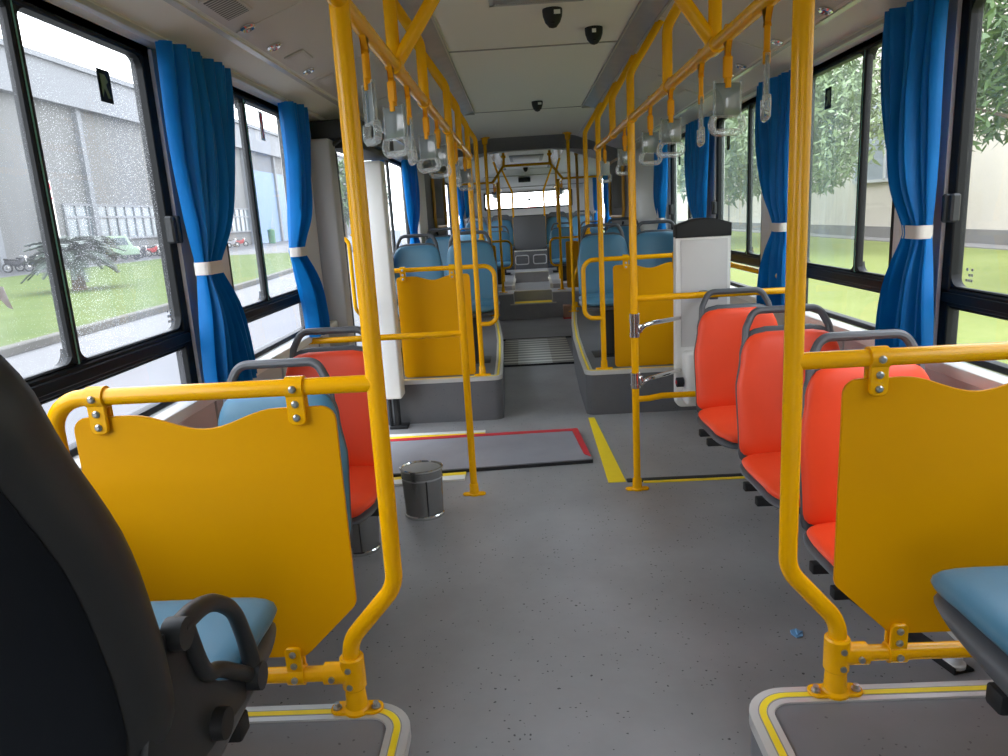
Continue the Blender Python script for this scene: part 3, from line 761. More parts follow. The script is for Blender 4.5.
# trailer floor: entry step, aisle, side platforms
g = G()
g.box(-1.18, -0.26, 9.63, 10.15, -0.06, 0.34); g.box(0.26, 1.18, 9.63, 10.15, -0.06, 0.34)
g.box(-0.26, 0.26, 9.63, 9.97, -0.06, 0.20); g.box(-0.26, 0.26, 9.97, 11.25, -0.06, 0.34)
g.box(-0.26, 0.26, 11.25, 11.9, -0.06, 0.50)
g.box(-1.18, -0.26, 10.15, 14.45, -0.06, 0.40); g.box(0.26, 1.18, 10.15, 14.45, -0.06, 0.40)
fl = rear(struct('floor', g, M['podium_dark'], 'dark grey stepped floor of the rear car'))
g = G(); g.box(-0.25, 0.25, 9.64, 9.90, 0.20, 0.204); struct('step_tread', g, M['yellow_stripe'], 'yellow step tread', fl)
g = G(); g.box(-0.31, 0.31, 9.615, 9.645, 0.190, 0.208, 0.003); g.box(-0.26, 0.26, 9.965, 9.985, 0.332, 0.345, 0.002); g.box(-0.26, 0.26, 11.24, 11.265, 0.49, 0.506, 0.002)
for s_ in (-1, 1):
    g.box(min(s_ * .26, s_ * 1.18), max(s_ * .26, s_ * 1.18), 9.622, 9.65, 0.332, 0.346, 0.002)
    g.box(min(s_ * .245, s_ * .29), max(s_ * .245, s_ * .29), 10.13, 10.16, 0.34, 0.405, 0.002)
    g.box(min(s_ * .245, s_ * .285), max(s_ * .245, s_ * .285), 10.15, 11.9, 0.40, 0.41, 0.002)
struct('nosing', g, M['cream'], 'pale nosing strips on the step edges', fl)
# engine cover at the back
t = rear(thing('engine_cover', (0.0, 12.6, 0.4), 'tall dark grey engine cover between the rearmost blue seats', 'engine cover'))
g = G(); g.box(-0.265, 0.265, 11.88, 12.25, 0.40, 0.795, 0.01); g.box(-0.27, 0.27, 12.2, 14.0, 0.45, 1.34, 0.02); bake('housing', g, M['engine_dark'], t)
g = G(); g.box(-0.265, 0.265, 11.87, 11.90, 0.785, 0.802, 0.003); bake('edge_strip', g, M['alu'], t)
for sgn in (-1, 1):
    g = G(); g.tube([(sgn * 0.04, 11.872, 0.58), (sgn * 0.25, 11.872, 0.58), (sgn * 0.25, 11.872, 0.72), (sgn * 0.04, 11.872, 0.72)], 0.009, 6, 0.03, True); bake('hatch_rim', g, M['grey_panel'], t)
    g = G(); g.lathe([(0.0, -0.012), (0.022, -0.012), (0.022, 0.01)], (sgn * 0.075, 11.872, 0.65), 12, 'Y'); bake('lock', g, M['grey_plastic'], t)
g = G(); g.box(-1.18, 1.18, 13.3, 14.45, 1.28, 1.36, 0.02); g.box(-1.18, 1.18, 13.3, 13.36, 0.4, 1.30)
rear(struct('trim_9', g, M['grey_plastic'], 'dark grey parcel shelf under the back window'))

# ================================================================== HANDRAILS
RP = 0.0175
def flange(g, x, y, z, r=RP):
    g.lathe([(0.030, 0.0), (0.030, 0.006), (0.024, 0.012), (0.022, 0.055), (0.020, 0.06), (r, 0.06)], (x, y, z), 16)
    g.prism(r2([(x - 0.058, y - 0.022), (x + 0.058, y - 0.022), (x + 0.058, y + 0.022), (x - 0.058, y + 0.022)], 0.02), 'Z', z, z + 0.008, 0.002, 1)
def flange_bolts(par, x, y, z):
    for s_ in (-1, 1):
        g = G(); g.lathe([(0.010, 0.0), (0.010, 0.004), (0.006, 0.004), (0.006, 0.013), (0.0, 0.014)], (x + s_ * 0.043, y - 0.004, z + 0.008), 8); bake('bolt', g, M['bolt'], par)

# --- near guard rails (pole, hand rail, foot rail)
GY = 1.39
for sgn, side in ((-1, 'left'), (1, 'right')):
    t = thing('guard_rail', (sgn * 0.52, GY, 0.305), 'tall yellow pole and rail frame ' + ('behind the large dark seat back' if sgn < 0 else 'behind the blue seat corner'), 'guard rail')
    g = G(); g.tube([(sgn * 0.522, GY, 0.31), (sgn * 0.522, GY, 0.475), (sgn * 0.412, GY, 0.60), (sgn * 0.409, GY, 1.93), (sgn * 0.54, GY, 2.13)], RP * 1.06, 18, 0.085, arc=8); bake('pole', g, M['yellow'], t)
    g = G(); g.tube([(sgn * 0.409, GY, 1.043), (sgn * 1.075, GY, 1.043), (sgn * 1.075, GY, 0.31)], RP, 16, 0.07, arc=8); bake('hand_rail', g, M['yellow'], t)
    g = G(); g.tube([(sgn * 0.522, GY, 0.398), (sgn * 1.06, GY, 0.398)], RP, 16); bake('foot_rail', g, M['yellow'], t)
    g = G(); flange(g, sgn * 0.522, GY, 0.305); fo = bake('floor_flange', g, M['yellow'], t); flange_bolts(fo, sgn * 0.522, GY, 0.305)
    g = G(); flange(g, sgn * 1.075, GY, 0.305); bake('floor_flange', g, M['yellow'], t)
    # tee clamp with its screws
    g = G(); x0 = sgn * 0.522
    g.lathe([(0.0235, 0.362), (0.0265, 0.366), (0.0265, 0.436), (0.0235, 0.440)], (x0, GY, 0), 18)
    g.lathe([(0.024, 0.0), (0.024, sgn * 0.062)], (x0, GY, 0.398), 18, 'X')
    te = bake('tee_clamp', g, M['yellow'], t)
    for dx, z in ((0.004, 0.418), (0.004, 0.378), (0.042, 0.398)):
        g = G(); g.lathe([(0.0, -0.030), (0.0065, -0.029), (0.007, -0.022)], (x0 + sgn * dx, GY, z), 10, 'Y'); bake('bolt', g, M['bolt'], te)

# --- yellow guard boards hung on the rails
def board(sgn, y, xs, zb, zt, dip, z_rail, label, clamps, cut=0.12, foot=None, r=0.03, group=None, loc_xf=None):
    """outline in XZ: rounded top shoulders with a shallow dip between"""
    x0, x1 = xs; wdt = x1 - x0; pts = []
    ns = 18
    pts += r2([(x0, zb + cut), (x0, zt), (x0 + wdt * 0.24, zt)], [0, r, 0])[1:-1] if False else []
    top = []
    for k in range(ns + 1):
        u = k / ns; x = x0 + wdt * (0.22 + 0.56 * u); top.append((x, zt - dip * (0.5 - 0.5 * math.cos(2 * PI * u))))
    left = [(x0 + r * (1 - math.sin(a)), zt - r * (1 - math.cos(a))) for a in [PI / 2 * (1 - k / 5) for k in range(6)]]
    right = [(x1 - r * (1 - math.sin(a)), zt - r * (1 - math.cos(a))) for a in [PI / 2 * k / 5 for k in range(6)]]
    if cut > 0.05:
        bot = [(x1, zb + cut), (x1 - cut * 1.02, zb), (x0 + cut * 1.02, zb), (x0, zb + cut)]
        q = r2([(x1, zt - 0.1)] + bot + [(x0, zt - 0.1)], [0, 0.03, 0.03, 0.03, 0.03, 0])
    else:
        q = r2([(x1, zt - 0.1), (x1, zb), (x0, zb), (x0, zt - 0.1)], [0, 0.025, 0.025, 0])
    pts = left + top + right + q
    if sgn < 0: pts = [(-p[0], p[1]) for p in pts]
    g = G(); g.prism(pts, 'Y', y - 0.004, y + 0.004, 0.0015, 1)
    o = bake('guard_board', g, M['yellow_board'], None); tag(o, label, 'guard board', group)
    for (x, z, up) in clamps:
        xx = sgn * x; g = G()
        g.lathe([(0.0185, -0.019), (0.0225, -0.018), (0.0225, 0.018), (0.0185, 0.019)], (xx, y, z), 18, 'X')
        if up: za, zb_ = z - 0.075, z - 0.01
        else: za, zb_ = z + 0.01, z + 0.072
        for ya, yb in ((y - 0.015, y - 0.005), (y + 0.005, y + 0.015)):
            g.prism(r2([(xx - 0.018, za), (xx + 0.018, za), (xx + 0.018, zb_), (xx - 0.018, zb_)], [0.012 if up else 0, 0.012 if up else 0, 0 if up else 0.01, 0 if up else 0.01]), 'Y', ya, yb, 0.002, 1)
        c = bake('clamp', g, M['yellow'], o)
        for dz in ((0.0, -0.032, -0.060) if up else (0.0, 0.030, 0.057)):
            yy = -0.0225 if dz == 0 else -0.015
            g = G(); g.lathe([(0.0, yy - 0.006), (0.004, yy - 0.006), (0.0075, yy - 0.003), (0.0075, yy + 0.002)], (xx, y, z + dz), 10, 'Y'); bake('bolt', g, M['bolt'], c)
    return o
for sgn in (-1, 1):
    board(sgn, GY, (0.497 if sgn < 0 else 0.508, 1.035), 0.443, 1.002, 0.036, 1.043,
          'yellow guard board hanging on the rail ' + ('behind the large dark seat back' if sgn < 0 else 'behind the blue seat corner'),
          [(0.572, 1.043, True), (0.975, 1.043, True), (0.645, 0.398, False), (0.93, 0.398, False)], group=None)
    board(sgn, 4.86, (0.495, 0.988) if sgn > 0 else (0.462, 0.958), 0.303, 0.996, 0.030, 1.04,
          'yellow guard board in front of the paired blue seats ' + ('beside the white door post' if sgn < 0 else 'behind the wheelchair restraint'),
          [(0.58, 1.04, True), (0.91, 1.04, True)], cut=0.0, r=0.025)

# --- overhead rails with hangers
for sgn, side in ((-1, 'left'), (1, 'right')):
    t = thing('overhead_rail', (sgn * 0.409, 1.6, 1.743), f'yellow overhead rail carrying the strap handles along the {side} side of the aisle', 'overhead rail')
    g = G(); g.tube([(sgn * 0.409, FR + 0.3, 1.743), (sgn * 0.409, 4.80, 1.743)], RP, 16); bake('rail', g, M['yellow'], t)
    for y in (2.58, 4.03):
        g = G(); g.tube([(sgn * 0.409, y, 1.743), (sgn * 0.409, y, 1.93), (sgn * 0.535, y, 2.135)], RP, 12, 0.08); bake('hanger', g, M['yellow'], t)
    g = G(); g.tube([(sgn * 0.409, 1.98, 1.743), (sgn * 0.409, 1.98, 2.163)], RP, 12); bake('hanger', g, M['yellow'], t)
    for y in (1.98, 2.58, 3.37, 4.03, 4.79):
        g = G(); g.lathe([(0.019, -0.03), (0.0225, -0.028), (0.0225, 0.028), (0.019, 0.03)], (sgn * 0.409, y, 1.743), 14, 'Y'); bake('clamp', g, M['yellow'], t)
t = thing('cross_bar', (0.0, 1.98, 1.743), 'yellow cross bar rising from the two overhead rails to the ceiling near the front', 'cross bar')
g = G(); g.tube([(-0.409, 1.98, 1.743), (-0.235, 1.98, 1.985), (0.235, 1.98, 1.985), (0.409, 1.98, 1.743)], RP, 14, 0.06); bake('bar', g, M['yellow'], t)
for x in (-0.25, 0.25):
    g = G(); g.tube([(x, 1.98, 1.98), (x, 1.98, 2.163)], RP, 12); bake('hanger', g, M['yellow'], t)

# --- standing poles
def ceil_pole(x, y, zb, label, group=None, top=True):
    t = thing('grab_pole', (x, y, zb), label, 'pole', group)
    s_ = 1 if x > 0 else -1
    g = G(); g.tube([(x, y, zb + 0.005), (x, y, 1.93), (s_ * 0.54, y, 2.135)], RP, 14, 0.08); bake('pole', g, M['yellow'], t)
    g = G(); flange(g, x, y, zb); bake('floor_flange', g, M['yellow'], t)
    return t
pl2 = ceil_pole(-0.405, 3.40, 0.0, 'yellow pole standing on the floor beside the stainless bin')
g = G(); g.tube([(-0.405, 3.40, 0.82), (-1.18, 3.40, 0.82)], 0.015, 12); bake('side_rail', g, M['yellow'], pl2)
pr2 = ceil_pole(0.405, 3.37, 0.0, 'yellow pole with two chrome clamps beside the wheelchair restraint')
g = G(); g.tube([(0.405, 3.37, 0.945), (1.18, 3.37, 0.945)], 0.015, 12); g.lathe([(0.0, 0), (0.006, 0.0), (0.006, 0.004)], (0.70, 3.353, 0.945), 8, 'Y'); bake('side_rail', g, M['yellow'], pr2)
g = G(); g.tube([(0.405, 3.37, 0.460), (0.47, 3.37, 0.462), (0.53, 3.37, 0.472), (1.18, 3.37, 0.472)], 0.015, 12, 0.05); bake('side_rail', g, M['yellow'], pr2)
for z0, z1 in ((0.762, 0.876), (0.515, 0.592)):
    g = G(); g.lathe([(0.018, z0), (0.0235, z0 + 0.002), (0.0235, z0 + 0.02), (0.0215, z0 + 0.022), (0.0215, z0 + 0.066), (0.0235, z0 + 0.068), (0.0235, z1 - 0.002), (0.018, z1)], (0.405, 3.37, 0), 16)
    g.box(0.420, 0.440, 3.36, 3.38, z0 + 0.02, z0 + 0.06, 0.004)
    c = bake('chrome_clamp', g, M['chrome'], pr2)
    zc = (z0 + z1) / 2
    g = G(); g.tube([(0.43, 3.37, zc - 0.022), (0.455, 3.375, zc - 0.002), (0.49, 3.39, zc + 0.004), (0.67, 3.61, zc - 0.012)], 0.011, 10, 0.03); bake('chrome_tube', g, M['chrome'], c)
# poles and loops on the wheel-arch platforms
for sgn, side in ((-1, 'left'), (1, 'right')):
    X = sgn * 0.415; Y0 = 4.81
    t = ceil_pole(X, Y0, 0.305, f'yellow pole with rail loop in front of the {side} paired blue seats')
    g = G(); g.tube([(sgn * 1.18, Y0 + 0.05, 1.04), (sgn * 0.9, Y0 + 0.05, 1.04), (sgn * 0.5, Y0 + 0.03, 1.04), (sgn * 0.295, Y0 + 0.02, 1.04), (sgn * 0.295, Y0 + 0.01, 0.655), (X, Y0, 0.655)], 0.0155, 12, 0.07); bake('loop_rail', g, M['yellow'], t)
    t = thing('grab_pole', (sgn * 0.41, 5.66, 1.18), f'yellow pole rising from the handle of the {side} aisle side blue seat to the ceiling', 'pole')
    g = G(); g.tube([(sgn * 0.41, 5.66, 1.16), (sgn * 0.41, 5.66, 1.93), (sgn * 0.54, 5.66, 2.135)], RP, 14, 0.08); bake('pole', g, M['yellow'], t)
    g = G(); g.lathe([(0.019, 1.14), (0.0235, 1.145), (0.0235, 1.20), (0.019, 1.205)], (sgn * 0.41, 5.66, 0), 14); bake('clamp', g, M['yellow'], t)
    t = thing('grab_pole', (sgn * 0.43, 7.82, 0.305), f'yellow pole with ceiling flange at the {side} end of the front car before the bellows', 'pole')
    g = G(); g.tube([(sgn * 0.43, 7.82, 0.305), (sgn * 0.43, 7.82, 2.16)], RP, 12); bake('pole', g, M['yellow'], t)
    g = G(); g.lathe([(0.055, 2.164), (0.055, 2.155), (0.032, 2.148), (0.028, 2.10), (RP, 2.09)], (sgn * 0.43, 7.82, 0), 14); bake('ceiling_flange', g, M['yellow'], t)
    g = G(); flange(g, sgn * 0.43, 7.82, 0.305); bake('floor_flange', g, M['yellow'], t)
t = thing('short_grab_rail', (0.46, 8.19, 0.305), 'short bent yellow hand rail at the far corner of the right wheel arch platform', 'hand rail')
g = G(); g.tube([(0.46, 8.19, 0.305), (0.46, 8.19, 0.62), (0.54, 8.19, 0.80)], 0.015, 10, 0.06); bake('rail', g, M['yellow'], t)
g = G(); flange(g, 0.48, 8.19, 0.305); bake('floor_flange', g, M['yellow'], t)
# right wall rail along the window
t = thing('wall_rail', (1.12, 4.3, 1.0), 'straight yellow hand rail along the right wall under the window behind the wheelchair restraint', 'hand rail')
g = G(); g.tube([(1.12, 3.45, 1.0), (1.12, 5.1, 1.0)], 0.016, 12); bake('rail', g, M['yellow'], t)
for y in (3.5, 5.0):
    g = G(); g.tube([(1.12, y, 1.0), (1.19, y, 1.0)], 0.012, 8); bake('bracket', g, M['yellow'], t)

t = rear(thing('grab_pole', (0.655, 9.75, 0.34), 'shaded brownish pole beyond the bellows on the right', 'pole'))
g = G(); g.tube([(0.655, 9.75, 0.345), (0.645, 9.75, 2.16)], 0.018, 10); bake('pole', g, M['yellow_shaded'], t)
g = G(); g.lathe([(0.05, 2.163), (0.05, 2.15), (0.03, 2.14), (0.026, 2.08), (0.018, 2.07)], (0.645, 9.75, 0), 12); bake('ceiling_flange', g, M['yellow_shaded'], t)
# trailer rails
for sgn, side in ((-1, 'left'), (1, 'right')):
    t = rear(thing('grab_pole', (sgn * 0.40, 9.85, 0.345), f'yellow pole with rail loop on the {side} rear platform beyond the bellows', 'pole'))
    g = G(); g.tube([(sgn * 0.40, 9.85, 0.345), (sgn * 0.40, 9.85, 1.80)], RP, 12); bake('pole', g, M['yellow'], t)
    g = G(); g.tube([(sgn * 1.15, 9.85, 1.035), (sgn * 0.262, 9.85, 1.035), (sgn * 0.262, 9.85, 0.675), (sgn * 0.40, 9.85, 0.675)], 0.0155, 10, 0.07); bake('loop_rail', g, M['yellow'], t)
    g = G(); flange(g, sgn * 0.40, 9.85, 0.345); bake('floor_flange', g, M['yellow'], t)
    rear(board(sgn, 9.88, (0.47, 0.98), 0.36, 0.985, 0.025, 1.03, f'yellow guard board on the {side} rear platform beyond the bellows', [(0.55, 1.035, True)], cut=0.0, r=0.025))
    t = rear(thing('overhead_rail', (sgn * 0.46, 11.2, 1.80), f'yellow overhead rail in the rear car on the {side} side', 'overhead rail'))
    g = G(); g.tube([(sgn * 0.46, 9.8, 1.80), (sgn * 0.46, 12.9, 1.80)], RP, 12); bake('rail', g, M['yellow'], t)
    g = G(); g.tube([(sgn * 0.46, 9.8, 1.80), (sgn * 0.98, 9.8, 1.80)], 0.014, 8); bake('end_bar', g, M['yellow'], t)
    for k, y in enumerate((10.9, 12.3)):
        t = rear(thing('grab_pole', (sgn * (0.42 if k == 0 else 0.25), y, 0.40), f'{"nearer" if k == 0 else "farther bent"} thin yellow pole beside the rear seats on the {side}', 'pole'))
        g = G()
        if k == 0: g.tube([(sgn * 0.42, y, 0.40), (sgn * 0.42, y, 1.95), (sgn * 0.48, y, 2.14)], 0.016, 10, 0.06)
        else: g.tube([(sgn * 0.26, y, 0.42), (sgn * 0.26, y, 1.75), (sgn * 0.42, y, 2.13)], 0.016, 10, 0.06)
        bake('pole', g, M['yellow'], t)
t = rear(thing('cross_bar', (0.0, 9.8, 1.80), 'yellow cross bar with two short hangers overhead just beyond the bellows', 'cross bar'))
g = G(); g.tube([(-0.46, 9.8, 1.80), (-0.305, 9.8, 2.0), (0.305, 9.8, 2.0), (0.46, 9.8, 1.80)], 0.017, 12, 0.04); bake('bar', g, M['yellow'], t)
for x in (-0.30, 0.30):
    g = G(); g.tube([(x, 9.8, 2.0), (x, 9.8, 2.163)], 0.017, 10); g.lathe([(0.03, 2.10), (0.03, 2.13)], (x, 9.8, 0), 10); bake('hanger', g, M['yellow'], t)

# ------------------------------------------------------------------ strap handles
def make_strap():
    t = thing('strap_handle', (0, 0, 0), 'x', 'strap handle')
    # band round the rail
    g = G(); pts = []
    for k in range(13):
        a = PI * 1.5 + (k - 6) / 6 * PI * 0.86 + PI
        pts.append((0.021 * math.cos(a), 0.021 * math.sin(a)))
    outer = [(0.0235 * p[0] / 0.021, 0.0235 * p[1] / 0.021) for p in pts]
    ol = [(-0.005, -0.068)] + outer[::1] + [(0.005, -0.068)]
    g.prism([(-0.006, -0.050), *[(p[0], p[1]) for p in outer], (0.006, -0.050), (0.003, -0.050), *[(p[0], p[1]) for p in pts[::-1]], (-0.003, -0.050)], 'Y', -0.007, 0.007)
    bake('strap_band', g, M['orange'], t)
    g = G(); g.box(-0.011, 0.011, -0.006, 0.006, -0.098, -0.048, 0.003); g.box(-0.007, 0.007, -0.0075, 0.0075, -0.120, -0.095, 0.002); bake('strap', g, M['orange'], t)
    # clear card pocket
    g = G(); g.box(-0.033, 0.033, -0.0025, 0.0025, -0.184, -0.108, 0.002, 2); po = bake('card_pocket', g, M['card'], t)
    g = G()
    for s_ in (-1, 1): g.box(s_ * 0.033 - 0.0025, s_ * 0.033 + 0.0025, -0.0045, 0.0045, -0.188, -0.104, 0.002)
    g.box(-0.034, 0.034, -0.0045, 0.0045, -0.188, -0.182, 0.002); bake('pocket_rim', g, M['acrylic'], po)
    # clear loop grip
    g = G(); g.tube([(-0.033, 0, -0.186), (-0.041, 0, -0.204), (-0.034, 0, -0.222), (0.034, 0, -0.222), (0.041, 0, -0.204), (0.033, 0, -0.186)], 0.009, 10, 0.013, arc=4); bake('grip', g, M['acrylic'], t)
    return t
strap = make_strap()
first = True
SR = [(1.58, 75), (1.862, 8), (2.123, 80), (2.53, 5), (2.911, 15), (3.60, 5), (4.42, 35)]
SL = [(1.59, 62), (1.90, 35), (2.175, 74), (2.57, 30), (2.92, 20), (3.76, 70), (4.35, 20)]
ordn = ('first', 'second', 'third', 'fourth', 'fifth', 'sixth', 'seventh')
for sgn, side, LST in ((1, 'right', SR), (-1, 'left', SL)):
    for k, (y, a) in enumerate(LST):
        lab = f'clear strap handle on an orange strap, {ordn[k]} one going back along the {side} overhead rail'
        # the band keeps to the rail; the strap below is twisted
        r = strap if first else dup(strap, label=lab)
        first = False
        r['label'] = lab; r['group'] = f'strap handles on the {side} overhead rail'
        r.location = (sgn * 0.409, y, 1.743); r.rotation_euler = (0, 0, math.radians(a) * sgn)
SPROTO = strap
for sgn, side in ((-1, 'left'), (1, 'right')):
    for k, y in enumerate((10.1, 10.6)):
        r = rear(dup(SPROTO, (sgn * 0.46, y, 1.80), math.radians(30), f'tiny clear strap handle in the rear car, {"nearer" if k == 0 else "farther"} one on the {side} rail', 'strap handles of the rear car'))
for r in [o for o in bpy.data.objects if o.name.startswith('strap_handle')]:
    for c in kids(r):
        if c.name.startswith('strap_band'): c.rotation_euler = (0, 0, PI / 2 - r.rotation_euler.z)

# ================================================================== SEATS  (local: faces -Y, floor at z=0, aisle edge at either side)
def pad(g, path, width, thick, nu=15, nv=26, edge=0.5, pw=3.2, crown=0.0):
    """padded slab following path [(y,z)] (front side), width(v), thick(v); closed skin with rounded rim"""
    P_ = [Vector((0, p[0], p[1])) for p in path]
    L = [0.0]
    for a, b in zip(P_, P_[1:]): L.append(L[-1] + (b - a).length)
    def at(v):
        d = v * L[-1]
        for i in range(len(P_) - 1):
            if d <= L[i + 1] + 1e-9:
                f = (d - L[i]) / (L[i + 1] - L[i]); return P_[i].lerp(P_[i + 1], f)
        return P_[-1]
    vs = [0.5 - 0.5 * math.cos(PI * j / (nv - 1)) for j in range(nv)]
    us = [-math.cos(PI * i / (nu - 1)) for i in range(nu)]
    F, B = [], []
    for v in vs:
        p = at(v); d = (at(min(1, v + 0.02)) - at(max(0, v - 0.02))).normalized()
        n = Vector((0, -d.z, d.y))            # towards the sitter (-y, +z)
        wv = width(v) * (1 - abs(2 * v - 1) ** 16) ** (1 / 4) if 0 < v < 1 else width(v) * 0.55
        tv = thick(v)
        fr, bk = [], []
        for u in us:
            m = (max(0.0, 1 - abs(u) ** pw)) ** 0.5 * (max(0.0, 1 - abs(2 * v - 1) ** 10)) ** 0.5
            x = u * wv / 2
            hollow = crown * (1 - u * u) * math.sin(PI * v)
            c0 = p + Vector((x, 0, 0)) - n * hollow
            fr.append(g.bm.verts.new(c0 + n * tv * 0.5 * m)); bk.append(g.bm.verts.new(c0 - n * tv * 0.5 * m))
        F.append(fr); B.append(bk)
    for j in range(len(vs) - 1):
        for i in range(nu - 1):
            g.bm.faces.new((F[j][i], F[j][i + 1], F[j + 1][i + 1], F[j + 1][i]))
            g.bm.faces.new((B[j][i + 1], B[j][i], B[j + 1][i], B[j + 1][i + 1]))
    bmesh.ops.remove_doubles(g.bm, verts=g.bm.verts, dist=0.0007)
    return g
def interp(tab):
    def f(v):
        for (a, x), (b, y) in zip(tab, tab[1:]):
            if v <= b:
                k = (v - a) / (b - a); k = k * k * (3 - 2 * k); return x + (y - x) * k
        return tab[-1][1]
    return f
BACK = [(-0.005, 0.435), (0.000, 0.50), (0.022, 0.60), (0.045, 0.70), (0.066, 0.80), (0.084, 0.89)]
CUSH = [(-0.415, 0.415), (-0.385, 0.435), (-0.30, 0.445), (-0.18, 0.440), (-0.06, 0.437), (0.0, 0.443)]
SHELLB = [(0.015, 0.40), (0.022, 0.50), (0.046, 0.60), (0.070, 0.70), (0.090, 0.80), (0.108, 0.905)]
SHELLC = [(-0.40, 0.388), (-0.30, 0.405), (-0.18, 0.405), (-0.04, 0.400), (0.03, 0.42)]
wback = interp([(0, 0.405), (0.25, 0.40), (0.55, 0.40), (0.8, 0.36), (1, 0.312)])
wcush = interp([(0, 0.36), (0.25, 0.42), (0.7, 0.425), (1, 0.405)])
def make_seat(vinyl, label, arm=False, pedestal=False):
    t = thing('bus_seat', (0, 0, 0), label, 'seat')
    g = pad(G(), CUSH, wcush, lambda v: 0.062, crown=0.008); bake('seat_cushion', g, vinyl, t, 60)
    g = pad(G(), BACK, wback, lambda v: 0.058, crown=0.012); bake('backrest', g, vinyl, t, 60)
    g = pad(G(), SHELLB, lambda v: wback(v) - 0.003, lambda v: 0.050); pad(g, SHELLC, lambda v: wcush(v) - 0.004, lambda v: 0.044); bake('seat_shell', g, M['grey_plastic'] , t, 60)
    g = G(); g.tube([(-0.158, 0.09, 0.83), (-0.150, 0.108, 0.90), (-0.118, 0.122, 0.963), (0.118, 0.122, 0.963), (0.150, 0.108, 0.90), (0.158, 0.09, 0.83)], 0.0135, 10, 0.045); bake('grab_handle', g, M['grey_plastic'], t)
    return t
def beams(t, x0, x1, ys=(-0.235, -0.10), z=0.365):
    for y in ys:
        g = G(); g.box(x0, x1, y - 0.015, y + 0.015, z - 0.014, z + 0.016, 0.004); bake('support_beam', g, M['rubber'], t)
SX = 0.852
red = make_seat(M['red_vinyl'], 'red vinyl seat, nearest of the three along the right wall')
beams(red, -0.212, 0.318)
red.location = (SX, 1.93, 0)
dup(red, (SX, 2.535, 0), 0, 'red vinyl seat, middle of the three along the right wall')
dup(red, (SX, 3.185, 0), 0, 'red vinyl seat, farthest of the three along the right wall, beside the wheelchair restraint')
for o in [o for o in bpy.data.objects if o.name.startswith('bus_seat')]: o['group'] = 'red seats along the right wall'
lred = dup(red, (-SX, 2.60, 0), 0, 'red vinyl seat by the left wall beside the stainless bins')
for c in kids(lred):
    if c.name.startswith('support_beam'): c.scale.x = -1
lred['group'] = 'seats by the left wall'
blue = make_seat(M['blue_vinyl'], 'blue vinyl seat behind the near left guard board')
beams(blue, -0.325, 0.20)
blue.location = (-SX, 1.97, 0); blue['group'] = 'seats by the left wall'
bl0 = make_seat(M['blue_vinyl'], 'x')
g = G(); g.box(-0.05, 0.05, -0.25, -0.05, 0.02, 0.38, 0.01); bake('pedestal', g, M['dark_plastic'], bl0)
g = G(); g.box(-0.12, 0.12, -0.28, -0.02, 0.0, 0.02, 0.004); bake('foot_plate', g, M['dark_plastic'], bl0)
seats = []
k0 = True
for row, (yb, zb) in enumerate(((5.52, 0.305), (7.15, 0.305))):
    for sgn, side in ((-1, 'left'), (1, 'right')):
        for x, ps in (((0.485, 'aisle'), (0.895, 'window')) if row == 0 else ((0.87, 'window'),)):
            lab = f'blue vinyl seat on the {side} wheel arch platform, {"front" if row == 0 else "second"} row, {ps} side'
            o = bl0 if k0 else dup(bl0)
            k0 = False
            o['label'] = lab; o['group'] = 'blue seats on the wheel arch platforms'; o.location = (sgn * x + (0.03 if sgn > 0 else -0.015), yb, zb - 0.02 if row == 0 else zb)
for row, (yb, zb) in enumerate(((10.75, 0.25), (12.35, 0.41))):
    for sgn, side in ((-1, 'left'), (1, 'right')):
        for x, ps in ((0.475, 'aisle'), (0.90, 'window')):
            o = rear(dup(bl0, (sgn * x, yb, zb), 0, f'blue vinyl seat in the rear car on the {side}, {"front" if row == 0 else "back"} row, {ps} side', 'blue seats in the rear car'))

